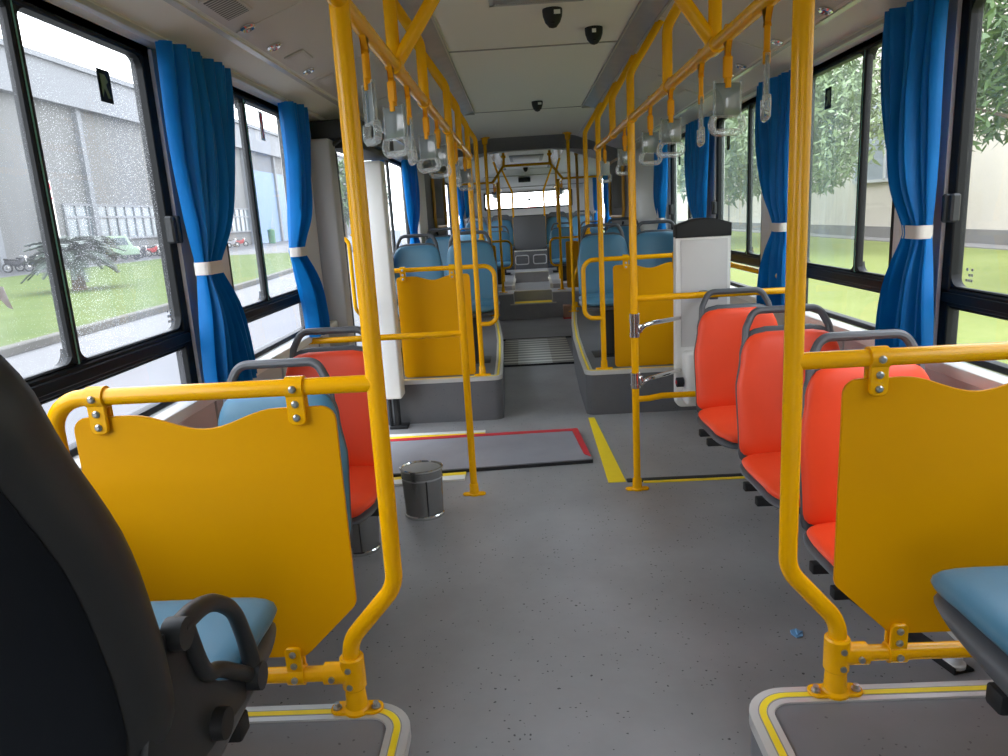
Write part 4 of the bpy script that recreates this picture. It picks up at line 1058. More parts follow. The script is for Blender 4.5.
# rear-facing near seats with arm rests: the big dark shell on the left, only a cushion corner on the right
def near_seat(sgn, label):
    cx, cy, cz = sgn * 0.795, 0.84, 0.215
    t = thing('bus_seat', (cx, cy, 0.305), label, 'seat')
    mt = Matrix.Translation((cx, cy, cz)) @ Matrix.Rotation(PI, 4, 'Z')
    def put(name, g, mat, sh=60):
        bmesh.ops.transform(g.bm, matrix=mt, verts=g.bm.verts); return bake(name, g, mat, t, sh)
    put('seat_cushion', pad(G(), [(-0.375, 0.452), (-0.345, 0.462), (-0.26, 0.469), (-0.12, 0.465), (0.04, 0.470)], interp([(0, 0.42), (0.25, 0.435), (1, 0.42)]), lambda v: 0.050, crown=0.008, pw=8), M['blue_vinyl'])
    put('backrest', pad(G(), [(0.03, 0.50), (0.035, 0.60), (0.075, 0.75), (0.12, 0.88), (0.155, 1.0)], interp([(0, 0.41), (0.5, 0.405), (0.8, 0.37), (1, 0.32)]), lambda v: 0.07, crown=0.012), M['blue_vinyl'])
    # shell: deep back with a thick rolled rim and a darker inset panel
    SB = [(0.088, 0.492), (0.080, 0.56), (0.090, 0.65), (0.122, 0.76), (0.165, 0.88), (0.208, 1.01), (0.232, 1.085)]
    wsh = interp([(0, 0.44), (0.15, 0.465), (0.5, 0.482), (0.8, 0.435), (1, 0.375)])
    put('seat_shell', pad(G(), SB, wsh, lambda v: 0.115, pw=9.0, nu=21, nv=34), M['dark_plastic'])
    put('back_panel', pad(G(), [(y + 0.052, z + 0.005) for y, z in SB], lambda v: wsh(v) - 0.05, lambda v: 0.03, pw=5.0), M['shell_dark'])
    put('seat_pan', pad(G(), [(-0.372, 0.434), (-0.30, 0.426), (-0.18, 0.412), (0.0, 0.400), (0.08, 0.400)], interp([(0, 0.41), (0.25, 0.437), (1, 0.425)]), lambda v: 0.028 + 0.075 * v, pw=8), M['grey_plastic'])
    g = G(); g.tube([(-0.185, 0.185, 0.93), (-0.180, 0.215, 0.99), (-0.165, 0.240, 1.05), (-0.12, 0.250, 1.095), (0.12, 0.250, 1.095), (0.165, 0.240, 1.05), (0.180, 0.215, 0.99), (0.185, 0.185, 0.93)], [0.020, 0.024, 0.022, 0.02, 0.02, 0.022, 0.024, 0.020], 12)
    put('grab_handle', g, M['dark_plastic'])
    ax = -0.222 if sgn < 0 else 0.222
    g = G()
    p_, r_ = smooth([(ax, 0.02, 0.645), (ax, -0.02, 0.642), (ax, -0.06, 0.633), (ax, -0.10, 0.612), (ax, -0.14, 0.575), (ax, -0.162, 0.525), (ax, -0.175, 0.475), (ax, -0.17, 0.44)], [0.015, 0.015, 0.0135, 0.0125, 0.012, 0.0125, 0.014, 0.018]); g.tube(p_, r_, 12)
    p_, r_ = smooth([(ax, 0.0, 0.645), (ax, -0.008, 0.61), (ax, -0.022, 0.565), (ax, -0.04, 0.54), (ax, -0.07, 0.525), (ax, -0.115, 0.49), (ax, -0.17, 0.445)], [0.012] * 7); g.tube(p_, r_, 10)
    g.lathe([(0.0, -0.014), (0.021, -0.014), (0.022, 0.0), (0.021, 0.012)], (ax, 0.022, 0.640), 16, 'X')
    g.lathe([(0.0, -0.018), (0.022, -0.018), (0.022, 0.018), (0.0, 0.018)], (ax, -0.172, 0.442), 16, 'X')
    g.prism([(0.06, 0.66), (-0.005, 0.63), (-0.03, 0.54), (-0.08, 0.50), (-0.165, 0.445), (-0.15, 0.415), (-0.02, 0.43), (0.08, 0.45), (0.13, 0.52)], 'X', ax * 0.93, ax * 0.985, 0.004)
    if sgn < 0: put('arm_rest', g, M['dark_plastic'], 40)
    g = G(); g.box(-0.20, 0.20, -0.19, -0.15, 0.335, 0.372, 0.006); g.box(-0.20, 0.20, -0.02, 0.02, 0.335, 0.372, 0.006)
    g.lathe([(0.0, -0.02), (0.022, -0.02), (0.024, 0.02), (0.0, 0.02)], (ax * 0.97, -0.045, 0.455), 14, 'X')
    g.box(-0.20, 0.20, -0.06, -0.02, 0.36, 0.44, 0.006)
    put('seat_frame', g, M['rubber'], 40)
    for yy in (-0.16, 0.0):
        g = G(); g.prism([(yy - 0.03, 0.10), (yy + 0.03, 0.10), (yy + 0.02, 0.345), (yy - 0.02, 0.345)], 'X', ax * 0.55 - 0.012, ax * 0.55 + 0.012); put('leg', g, M['rubber'], 40)
    g = G(); g.box(ax * 0.55 - 0.03, ax * 0.55 + 0.03, -0.22, 0.06, 0.091, 0.102, 0.003); put('foot_plate', g, M['rubber'], 40)
    return t
near_seat(-1, 'large dark seat back with arm rest and blue cushion on the near left platform')
near_seat(1, 'blue cushion corner of the seat on the near right platform')

# ================================================================== LOOSE FITTINGS
# wheelchair back rest
t = thing('wheelchair_restraint', (0.78, 3.63, 0.0), 'tall pale grey wheelchair restraint panel with black headrest top', 'backrest panel')
g = G(); g.prism(r2([(0.645, 0.345), (0.915, 0.345), (0.918, 1.205), (0.647, 1.205)], [0.035, 0.03, 0.0, 0.0]), 'Y', 3.60, 3.66, 0.008, 2); bake('panel', g, M['white_paint'], t)
hp = [(0.647, 1.20), (0.918, 1.20)] + [(0.918 - 0.271 * k / 12, 1.262 + 0.030 * math.sin(PI * k / 12)) for k in range(13)]
g = G(); g.prism(hp, 'Y', 3.585, 3.67, 0.012, 3); bake('headrest', g, M['rubber'], t)
g = G(); g.box(0.672, 0.90, 3.595, 3.602, 0.66, 1.19, 0.002); bake('front_pad', g, M['wall'], t)
g = G(); g.box(0.675, 0.86, 3.50, 3.605, 0.375, 0.645, 0.02, 3); bx_ = bake('control_box', g, M['white_paint'], t)
g = G(); g.lathe([(0.0, -0.035), (0.024, -0.034), (0.024, 0.0)], (0.668, 3.53, 0.495), 14, 'X'); bake('knob', g, M['rubber'], bx_)
g = G(); g.lathe([(0.0, -0.039), (0.010, -0.0385), (0.010, -0.03)], (0.668, 3.53, 0.495), 10, 'X'); bake('button', g, M['sign_red'], bx_)
g = G(); g.box(0.74, 0.84, 3.385, 3.605, 0.455, 0.49, 0.004); bake('mount_plate', g, M['grey_plastic'], t)
g = G(); g.box(0.76, 0.80, 3.385, 3.605, 0.918, 0.940, 0.004); bake('mount_plate', g, M['grey_plastic'], t)

# folding ramp on the floor by the door
t = thing('wheelchair_ramp', (-0.45, 4.05, 0.0), 'grey folding ramp plate with red tape edges lying on the floor by the door', 'ramp')
g = G(); g.prism([(-1.15, 3.68), (0.225, 3.795), (0.185, 4.375), (-1.15, 4.33)], 'Z', 0.0, 0.022); bake('plate', g, M['ramp'], t)
g = G(); g.prism([(-1.15, 4.285), (0.185, 4.335), (0.185, 4.38), (-1.15, 4.335)], 'Z', 0.018, 0.0245); g.prism([(0.187, 3.88), (0.222, 3.83), (0.188, 4.378), (0.150, 4.37)], 'Z', 0.018, 0.0255); bake('red_tape', g, M['red_tape'], t)
g = G(); g.prism([(-1.15, 3.672), (0.228, 3.785), (0.228, 3.797), (-1.15, 3.69)], 'Z', 0.0, 0.017); bake('black_edge', g, M['rubber'], t)
t = thing('threshold_strip', (-0.75, 4.42, 0.0), 'white and yellow threshold strip along the far edge of the ramp', 'threshold strip')
g = G(); g.box(-1.15, -0.40, 4.44, 4.49, 0, 0.010, 0.002); bake('metal_strip', g, M['white'], t)
g = G(); g.box(-1.15, -0.40, 4.395, 4.44, 0, 0.008, 0.002); bake('yellow_insert', g, M['yellow_stripe'], t)
t = thing('threshold_strip', (-0.8, 3.6, 0.0), 'white and yellow threshold strip along the near edge of the ramp behind the bin', 'threshold strip')
g = G(); g.prism([(-1.15, 3.545), (-0.47, 3.605), (-0.47, 3.67), (-1.15, 3.61)], 'Z', 0, 0.010); bake('metal_strip', g, M['white'], t)
g = G(); g.prism([(-1.15, 3.61), (-0.47, 3.67), (-0.47, 3.715), (-1.15, 3.655)], 'Z', 0, 0.009); bake('yellow_insert', g, M['yellow_stripe'], t)
g = G(); g.prism([(0.275, 3.475), (0.365, 3.475), (0.325, 4.68), (0.285, 4.68)], 'Z', 0.0, 0.003)
tag(bake('floor_stripe', g, M['yellow_stripe']), 'tapering yellow warning stripe on the aisle floor', 'floor stripe')
t = thing('floor_channel', (0.7, 3.47, 0.0), 'black and yellow floor channel running from the clamp pole to the right wall', 'floor channel')
g = G(); g.box(0.37, 1.15, 3.465, 3.505, 0.0, 0.008, 0.002); bake('channel', g, M['rubber'], t)
g = G(); g.box(0.45, 1.15, 3.447, 3.466, 0.0, 0.006); bake('yellow_insert', g, M['yellow_stripe'], t)

# bin
t = thing('waste_bin', (-0.625, 3.30, 0.0), 'open stainless steel bin standing on the floor by the yellow pole', 'bin')
mt = Matrix.Translation((-0.625, 3.175, 0.0)) @ Matrix.Diagonal((1.0, 0.86, 1.0, 1.0))
g = G(); g.lathe([(0.0, 0.012), (0.088, 0.012), (0.097, 0.235), (0.092, 0.235), (0.083, 0.02), (0.0, 0.02)], (0, 0, 0), 32, 'Z', mt); bd = bake('body', g, M['steel'], t)
g = G(); g.lathe([(0.0, 0.024), (0.081, 0.024), (0.0895, 0.234)], (0, 0, 0), 32, 'Z', mt, False); bake('added_skin', g, M['bin_added_skin'], t)  # added matt skin over the steel, lightened, keeps coloured reflections out
g = G(); g.lathe([(0.0965, 0.228), (0.101, 0.232), (0.101, 0.239), (0.094, 0.242), (0.090, 0.236)], (0, 0, 0), 32, 'Z', mt, False); g.lathe([(0.0945, 0.186), (0.097, 0.19), (0.0965, 0.196)], (0, 0, 0), 32, 'Z', mt, False); bake('rim', g, M['chrome'], t)
g = G(); g.lathe([(0.089, 0.0), (0.0925, 0.004), (0.0925, 0.014), (0.089, 0.018)], (0, 0, 0), 32, 'Z', mt, False); bake('base_ring', g, M['chrome'], t)
g = G(); g.tube([(-0.597, 3.102, 0.02), (-0.595, 3.094, 0.19)], 0.003, 6); bake('seam', g, M['rubber'], t)
BINS = t
dup(t, (-0.865, 2.96, 0.0), 0.0, 'second stainless steel bin behind the red seat by the left wall')

# scrap of blue paper
g = G()
for k, (dx, dy, ang) in enumerate(((0, 0, 0.3),)):
    m_ = Matrix.Translation((0.708, 2.083, 0.001)) @ Matrix.Rotation(0.6, 4, 'Z')
    V = [(-0.021, -0.015, 0.0), (0.002, -0.02, 0.004), (0.023, -0.004, 0.001), (0.008, 0.004, 0.012), (0.02, 0.016, 0.003), (-0.004, 0.022, 0.005), (-0.018, 0.008, 0.002)]
    g.prism([(v[0], v[1]) for v in V], 'Z', 0.0, 0.004, 0, 1, m_)
    g.prism([(-0.012, -0.008), (0.010, -0.006), (0.004, 0.012)], 'Z', 0.003, 0.011, 0, 1, m_ @ Matrix.Rotation(0.3, 4, 'X'))
tag(bake('paper_scrap', g, M['paper_blue']), 'small crumpled scrap of blue paper on the grey floor', 'paper scrap')
# seat rail foot on the floor near the right wall
t = thing('seat_rail_foot', (1.09, 1.95, 0.0), 'black floor bracket with a white capped bolt behind the right guard board', 'bracket')
g = G(); m_ = Matrix.Translation((1.06, 2.0, 0.0)) @ Matrix.Rotation(0.25, 4, 'Z')
g.box(-0.035, 0.035, -0.15, 0.30, 0, 0.008, 0.002, 1, m_); g.box(-0.035, -0.028, -0.15, 0.30, 0, 0.022, 0.002, 1, m_); bake('plate', g, M['rubber'], t)
g = G(); g.lathe([(0.030, 0.0), (0.030, 0.010), (0.021, 0.012), (0.021, 0.034), (0.0, 0.037)], (1.085, 1.885, 0.008), 16); bake('bolt', g, M['white'], t)
# tan box in the aisle by the rear step
t = thing('small_box', (0.47, 9.5, 0.0), 'small tan box standing at the right end of the rear step', 'box')
g = G(); g.box(0.405, 0.52, 9.42, 9.56, 0.015, 0.175, 0.005); bake('body', g, M['brown_box'], t)
g = G(); g.box(0.402, 0.523, 9.417, 9.563, 0.0, 0.018, 0.003); bake('base', g, M['sign_red'], t)

# ceiling cameras and vent
def dome(x, y, label, z=2.165, rr=False):
    t = thing('security_camera', (x, y, z), label, 'camera', None)
    g = G(); g.lathe([(0.0, 0.0), (0.041, 0.0), (0.041, -0.010), (0.039, -0.028), (0.031, -0.050), (0.016, -0.068), (0.0, -0.073)], (x, y, z), 20); bd = bake('housing', g, M['rubber'], t)
    g = G(); g.lathe([(0.0, -0.060), (0.012, -0.058), (0.012, -0.02)], (x, y - 0.016, z), 12); bake('lens', g, M['black'], t)
    if not rr:
        g = G(); g.box(x + (-0.012 if x > 0.2 else 0.004), x + (0.006 if x > 0.2 else 0.03), y - 0.0415, y - 0.038, z - 0.028, z - 0.012, 0.001); bake('label', g, M['white'], bd)
    return t
dome(0.068, 3.20, 'black dome camera on the ceiling just behind the roof vent')
dome(0.272, 3.55, 'black dome camera on the ceiling beside the right light strip')
dome(0.064, 5.62, 'black dome camera at the far end of the front car ceiling')
rear(dome(-0.02, 12.9, 'tiny black dome camera on the rear car ceiling', 2.16, True))
t = thing('roof_vent', (0.0, 2.75, 2.14), 'slatted rectangular air vent in the ceiling above the cameras', 'vent')
g = G()
for a in ((-0.185, -0.165, 2.3, 3.085), (0.165, 0.185, 2.3, 3.085), (-0.185, 0.185, 3.06, 3.085), (-0.185, 0.185, 2.3, 2.325)): g.box(*a, 2.157, 2.168, 0.002)
bake('vent_frame', g, M['grey_panel'], t)
g = G(); g.box(-0.166, 0.166, 2.32, 3.07, 2.159, 2.167)
for k in range(34): g.box(-0.16 + k * 0.0097 - 0.0028, -0.16 + k * 0.0097 + 0.0028, 2.325, 3.062, 2.154, 2.160)
bake('vent_slats', g, M['grey_panel'], t)
t = rear(thing('roof_vent', (0.03, 10.6, 2.14), 'grey square roof hatch in the rear car ceiling', 'vent'))
g = G(); g.box(-0.24, 0.24, 10.3, 11.3, 2.145, 2.17, 0.01); bake('vent_frame', g, M['grey_panel'], t)
g = G(); g.box(-0.19, 0.19, 10.36, 11.22, 2.138, 2.15, 0.01); bake('cover', g, M['alu'], t)
t = rear(thing('display_box', (-0.05, 13.7, 1.98), 'small black display box on the rear ceiling panel above the back window', 'display'))
g = G(); g.box(-0.16, 0.06, 13.62, 13.8, 1.955, 2.03, 0.008); bake('housing', g, M['rubber'], t)
g = G(); g.box(-0.15, 0.05, 13.614, 13.622, 1.965, 2.02, 0.002); bake('screen', g, M['black'], t)
g = G(); g.box(-1.1, 1.1, 13.55, 13.56, 2.060, 2.075); g.box(-1.1, 1.1, 14.2, 14.21, 1.885, 1.90)
rear(struct('trim_10', g, M['seam'], 'joint lines across the rear ceiling panel'))

# ------------------------------------------------------------------ curtains
def curtain(sgn, y_top, y_tie, y_bot, z_top, z_tie, z_bot, label, pleats=9, seed=0, par=None, xc=1.125, belt=True):
    rnd = random.Random(seed)
    cy = ((y_top[0] + y_top[1]) / 2, (y_tie[0] + y_tie[1]) / 2, (y_bot[0] + y_bot[1]) / 2)
    t = thing('curtain', (sgn * xc, cy[0], z_bot), label, 'curtain', None)
    ph = [rnd.uniform(-0.5, 0.5) for _ in range(pleats + 2)]
    amp = [rnd.uniform(0.35, 1.9) for _ in range(pleats + 2)]
    NU, NV = pleats * 10 + 1, 40
    def span(z):
        if z >= z_tie:
            k = (z - z_tie) / (z_top - z_tie)
            k2 = 1 - (1 - k) ** 2.6; k1 = k2
            lo = y_tie[0] + (y_top[0] - y_tie[0]) * k1; hi = y_tie[1] + (y_top[1] - y_tie[1]) * k2
        else:
            k = (z_tie - z) / (z_tie - z_bot); k2 = math.sin(k * PI / 2) ** 0.9
            lo = y_tie[0] + (y_bot[0] - y_tie[0]) * k2; hi = y_tie[1] + (y_bot[1] - y_tie[1]) * k2
        return lo, hi
    g = G()
    zs = []
    for j in range(NV):
        v = j / (NV - 1); zs.append(z_top + (z_bot - z_top) * v)
    def cross(z, u):
        lo, hi = span(z); wd = hi - lo
        near = math.exp(-((z - z_tie) / 0.10) ** 2)
        i = u * pleats; a = amp[int(i) % len(amp)]
        deep = 0.022 * a * (1 - 0.55 * near)
        rip = math.sin(2 * PI * i + 1.5 * ph[int(i) % len(ph)] * (z_top - z)) * deep + 0.006 * math.sin(7 * u + 9 * z + seed)
        y = lo + wd * (u + 0.012 * math.sin(2 * PI * i * 1.0 + 3 * z))
        bulge = (0.026 * (1 - near) + 0.014 * near) * math.sin(PI * u)
        return y, rip, bulge
    def ff(i, j):
        u = i / (NU - 1); y, rip, b = cross(zs[j], u); return (sgn * (xc - b - rip), y, zs[j])
    def fb(i, j):
        u = i / (NU - 1); y, rip, b = cross(zs[j], u); return (sgn * (xc + 0.012 + b * 0.5 - rip * 0.5), y, zs[j])
    A = g.grid(ff, NU, NV); B = g.grid(fb, NU, NV)
    for j in range(NV - 1):
        g.bm.faces.new((A[j][0], A[j + 1][0], B[j + 1][0], B[j][0])); g.bm.faces.new((A[j][-1], B[j][-1], B[j + 1][-1], A[j + 1][-1]))
    for i in range(NU - 1):
        g.bm.faces.new((A[0][i], B[0][i], B[0][i + 1], A[0][i + 1])); g.bm.faces.new((A[-1][i], A[-1][i + 1], B[-1][i + 1], B[-1][i]))
    bake('fabric', g, M['curtain'], t, 75)
    if belt:
        y0, y1 = y_tie[0] - 0.008, y_tie[1] + 0.008
        ol = r2([(sgn * (xc - 0.034), y0), (sgn * (xc - 0.034), y1), (sgn * (xc + 0.02), y1), (sgn * (xc + 0.02), y0)], 0.02)
        il = r2([(sgn * (xc - 0.031), y0 + 0.003), (sgn * (xc - 0.031), y1 - 0.003), (sgn * (xc + 0.017), y1 - 0.003), (sgn * (xc + 0.017), y0 + 0.003)], 0.018)
        g = G()
        for zz in (z_tie - 0.022, z_tie + 0.022): pass
        n = len(ol); ro = [[g.bm.verts.new((p[0], p[1], z)) for p in L_] for L_, z in ((ol, z_tie - 0.02), (ol, z_tie + 0.02), (il, z_tie + 0.02), (il, z_tie - 0.02))]
        for q in range(4):
            for k in range(n): g.bm.faces.new((ro[q][k], ro[q][(k + 1) % n], ro[(q + 1) % 4][(k + 1) % n], ro[(q + 1) % 4][k]))
        bake('tie_belt', g, M['belt'], t)
    g = G()
    nh = max(3, pleats // 2)
    for k in range(nh):
        y = y_top[0] + (y_top[1] - y_top[0]) * (k + 0.5) / nh; g.tube([(sgn * xc, y, z_top - 0.015), (sgn * xc, y, z_top + 0.014)], 0.004, 6)
    bake('hooks', g, M['white'], t)
    return t
curtain(-1, (2.225, 2.68), (2.275, 2.385), (2.23, 2.58), 1.905, 1.245, 0.845, 'blue curtain tied with a beige belt on the left wall between the wet windows', 9, 3)
curtain(-1, (3.36, 3.64), (3.245, 3.36), (3.36, 3.66), 1.905, 1.250, 0.845, 'narrower blue curtain tied with a white belt beside the grey duct cover', 6, 5)
curtain(-1, (6.75, 7.35), (6.9, 7.2), (6.8, 7.25), 1.905, 1.25, 0.95, 'far blue curtain on the left wall behind the white door post', 5, 6, belt=False)
curtain(-1, (5.34, 5.6), (5.42, 5.56), (5.36, 5.62), 1.905, 1.25, 0.95, 'sliver of blue curtain just behind the white door post', 4, 16, belt=False)
curtain(1, (2.25, 2.55), (2.255, 2.365), (2.20, 2.50), 1.905, 1.233, 0.845, 'large blue curtain tied with a beige belt, nearest on the right wall', 9, 11)
curtain(1, (3.38, 3.83), (3.44, 3.58), (3.38, 3.74), 1.905, 1.230, 0.845, 'blue curtain tied with a beige belt behind the tall yellow pole on the right', 8, 12)
curtain(1, (4.90, 5.42), (4.98, 5.26), (4.95, 5.3), 1.905, 1.245, 0.9, 'blue curtain above the black headrest of the wheelchair restraint', 7, 13)
curtain(1, (6.28, 6.62), (6.36, 6.54), (6.3, 6.55), 1.905, 1.245, 0.9, 'farthest blue curtain on the right wall beside the white end panel', 5, 14)
for sgn, side in ((-1, 'left'), (1, 'right')):
    for k, y in enumerate((12.2, 13.55) if sgn < 0 else (10.5, 12.4)):
        rear(curtain(sgn, (y - 0.22, y + 0.28), (y - 0.05, y + 0.12), (y - 0.2, y + 0.22), 1.90, 1.35, 0.98, f'{"nearer" if k == 0 else "farther"} blue curtain on the {side} wall of the rear car', 5, 20 + k, belt=(k == 1)))

# turn the trailer section a little about the joint
J = Matrix.Translation((0, 8.0, 0)) @ Matrix.Rotation(math.radians(-0.65), 4, 'Z') @ Matrix.Translation((0, -8.0, 0))
bpy.context.view_layer.update()
for o in REAR: o.matrix_world = J @ o.matrix_world

# front of the bus behind the camera: dash wall below an open windscreen
g = G(); g.box(-1.2, 1.2, FR - 0.06, FR, -0.35, 0.85)
g.box(-1.2, 1.2, FR - 0.06, FR, 1.70, 2.2)
struct('wall_front', g, M['wall'], 'low front wall of the bus under the windscreen')

# ================================================================== OUTSIDE
g = G(); g.box(-120, 120, -40, 200, -0.60, -0.35); struct('ground', g, M['concrete'], 'pale concrete road beside the bus')
# left verge: kerb and lawn
kp = [(-6.4, -10.0), (-7.75, 6.0), (-8.2, 10.5), (-8.35, 14.0), (-8.5, 18.0), (-8.9, 24.0), (-9.7, 32.0), (-11.5, 50.0)]
g = G(); g.prism([(x, y) for x, y in kp] + [(x - 0.22, y) for x, y in kp[::-1]], 'Z', -0.36, -0.20, 0.02, 1); struct('kerb', g, M['kerb'], 'stone kerb along the left lawn')
g = G(); g.prism([(x - 0.22, y) for x, y in kp] + [(-27, 54.0), (-27, -10.0)], 'Z', -0.36, -0.225)
tag(bake('lawn', g, M['lawn']), 'bright green lawn left of the bus', None, None, 'structure')
g = G(); g.box(-36, -27, -10, 140, -0.36, -0.335); struct('yard_pavement', g, M['yard'], 'dark wet yard in front of the factory')
# right lawn, walkway
g = G(); g.box(2.4, 13.0, -20, 90, -0.36, -0.30)
tag(bake('lawn', g, M['lawn_pale']), 'green lawn right of the bus', None, None, 'structure')
g = G(); g.box(13.0, 14.0, -20, 90, -0.36, -0.27); struct('path', g, M['walkway'], 'grey walkway along the foot of the plaster building')

# factory on the left
t = thing('factory_building', (-38, 60, -0.35), 'long pale grey factory with sloped eaves and a window band across the yard', 'building')
g = G(); g.box(-44, -36, -10, 160, -0.4, 12.2); bake('wall', g, M['facade'], t)
g = G(); g.prism([(-35.4, 12.2), (-35.4, 15.2), (-44, 17.2), (-44, 12.2)], 'Y', -10, 160); g.box(-35.8, -35.2, -10, 160, 11.9, 12.3); g.box(-35.6, -35.1, -10, 160, 14.9, 15.3); bake('roof', g, M['facade_roof'], t)
g = G()
for y in range(-5, 160, 12): g.box(-36.0, -35.6, y + 6.0, y + 6.6, -0.4, 12.0)
bake('pilaster', g, M['facade_roof'], t)
for k, (y0, y1) in enumerate(((57.5, 78.5), (80, 97))):
    g = G(); g.box(-36.05, -35.9, y0, y1, 1.5, 4.3); wv = bake('window_band', g, M['win_dark'], t)
    g = G(); n = int((y1 - y0) / 1.5)
    for i in range(n + 1): yy = y0 + (y1 - y0) * i / n; g.box(-35.9, -35.8, yy - 0.09, yy + 0.09, 1.5, 4.3)
    for z in (1.45, 3.3, 4.3): g.box(-35.9, -35.78, y0, y1, z - 0.09, z + 0.09)
    bake('window_bars', g, M['facade_roof'], wv)
g = G(); g.box(-36.05, -35.85, 99, 118, -0.3, 9.5); bake('roller_door', g, M['facade_blue'], t)
g = G(); g.box(-36.05, -35.8, 118, 126, 2.0, 9.0); bake('white_bay', g, M['white_paint'], t)
t = thing('notice_board', (-35.5, 55.2, 0.0), 'narrow white notice board with red heading on the factory wall', 'notice board')
g = G(); g.box(-35.6, -35.5, 54.8, 55.8, 1.5, 6.0); bake('board', g, M['white_paint'], t)
g = G(); g.box(-35.5, -35.46, 54.9, 55.7, 5.3, 5.8); g.box(-35.5, -35.46, 54.9, 55.7, 4.6, 4.75); bake('heading', g, M['sign_red'], t)
g = G(); g.lathe([(0.45, 0.0), (0.5, 1.7), (0.5, 1.8), (0.2, 1.95)], (-33.5, 98, -0.34), 12)
tag(bake('wheelie_bin', g, M['bin_green']), 'green bin standing by the blue roller door of the factory', 'bin')

# motorbikes parked along the factory
def motorbike(col):
    t = thing('motorbike', (0, 0, 0), 'x', 'motorbike', 'motorbikes parked in the factory yard')
    for y in (-0.62, 0.62):
        g = G(); pts = [(0, y + 0.27 * math.cos(a), 0.29 + 0.27 * math.sin(a)) for a in [2 * PI * k / 16 for k in range(16)]]
        g.tube(pts, 0.055, 8, 0, True); wl_ = bake('wheel', g, M['rubber'], t)
        g = G(); g.lathe([(0.0, -0.03), (0.12, -0.02), (0.12, 0.02), (0.0, 0.03)], (0, y, 0.29), 12, 'X'); bake('hub', g, M['steel'], wl_)
    g = G(); g.prism(r2([(-0.75, 0.62), (-0.45, 0.48), (0.0, 0.33), (0.35, 0.40), (0.52, 0.80), (0.42, 0.95), (0.2, 0.78), (-0.1, 0.72), (-0.7, 0.80)], 0.05), 'X', -0.11, 0.11, 0.03, 2); bake('body', g, col, t)
    g = G(); g.prism(r2([(-0.72, 0.78), (0.05, 0.74), (0.05, 0.82), (-0.4, 0.86), (-0.74, 0.92)], 0.02), 'X', -0.13, 0.13, 0.02, 2); bake('seat', g, M['rubber'], t)
    g = G(); g.tube([(0, 0.62, 0.29), (0, 0.46, 0.95)], 0.04, 8); g.tube([(-0.33, 0.30, 1.05), (0, 0.42, 1.0), (0.33, 0.30, 1.05)], 0.018, 8); bake('handlebar', g, M['steel'], t)
    g = G(); g.lathe([(0.0, 0.08), (0.09, 0.05), (0.10, 0.0), (0.0, -0.1)], (0, 0.52, 0.92), 12, 'Y'); bake('headlamp', g, M['white'], t)
    return t
mcols = [P('bike_black', (0.03, 0.03, 0.035, 1), 0.3), P('bike_red', (0.35, 0.03, 0.03, 1), 0.3), P('bike_silver', (0.3, 0.3, 0.32, 1), 0.3)]
bikes = [motorbike(c) for c in mcols]
BP = [(-32.6, 46.3, 0), (-32.9, 47.9, 0), (-34.0, 63.0, 1), (-34.2, 64.8, 0), (-34.1, 66.7, 1), (-34.3, 68.8, 2), (-34.2, 71.5, 0), (-34.5, 84.0, 0), (-34.5, 86.5, 2), (-34.4, 89.0, 1)]
used = set()
names = ['dark motorbike leftmost beside the factory wall', 'dark motorbike second along the factory wall', 'red motorbike just behind the mint three wheeler', 'dark motorbike second behind the mint three wheeler', 'red motorbike third behind the mint three wheeler', 'silver motorbike fourth behind the mint three wheeler', 'dark motorbike last of the row under the window band', 'dark motorbike seen between the two left curtains', 'silver motorbike seen between the two left curtains', 'red motorbike seen between the two left curtains']
for (x, y, c), nm in zip(BP, names):
    o = bikes[c] if c not in used else dup(bikes[c])
    used.add(c)
    o.location = (x, y, -0.335); o.rotation_euler = (0, 0, -PI / 2 + 0.25); o['label'] = nm
# three wheeler
t = thing('cargo_tricycle', (-31.6, 57.0, -0.335), 'mint green three wheeled vehicle with a cab in the yard', 'three wheeler')
m_ = Matrix.Translation((-31.6, 57.0, -0.335)) @ Matrix.Rotation(-PI / 2 + 0.5, 4, 'Z')
def putm(name, g, mat):
    bmesh.ops.transform(g.bm, matrix=m_, verts=g.bm.verts); return bake(name, g, mat, t)
putm('cab', G().prism(r2([(-1.0, 0.45), (1.25, 0.45), (1.3, 0.95), (0.85, 1.15), (0.5, 1.95), (-0.9, 2.0), (-1.0, 1.2)], 0.12), 'X', -0.62, 0.62, 0.06, 2), M['trike'])
putm('windscreen', G().prism([(0.60, 1.72), (0.86, 1.20), (0.90, 1.22), (0.64, 1.74)], 'X', -0.5, 0.5), M['win_dark'])
putm('side_window', G().prism([(-0.7, 1.25), (0.6, 1.25), (0.4, 1.8), (-0.7, 1.82)], 'X', -0.66, 0.66), M['win_dark'])
for x, y in ((0, 1.0), (-0.55, -0.7), (0.55, -0.7)):
    putm('wheel', G().lathe([(0.10, -0.09), (0.30, -0.09), (0.32, 0.0), (0.30, 0.09), (0.10, 0.09)], (x, y, 0.32), 18, 'X'), M['rubber'])
putm('headlamp', G().lathe([(0.0, 0.06), (0.12, 0.03), (0.13, -0.05)], (0.35, 1.28, 0.85), 12, 'Y'), M['white'])
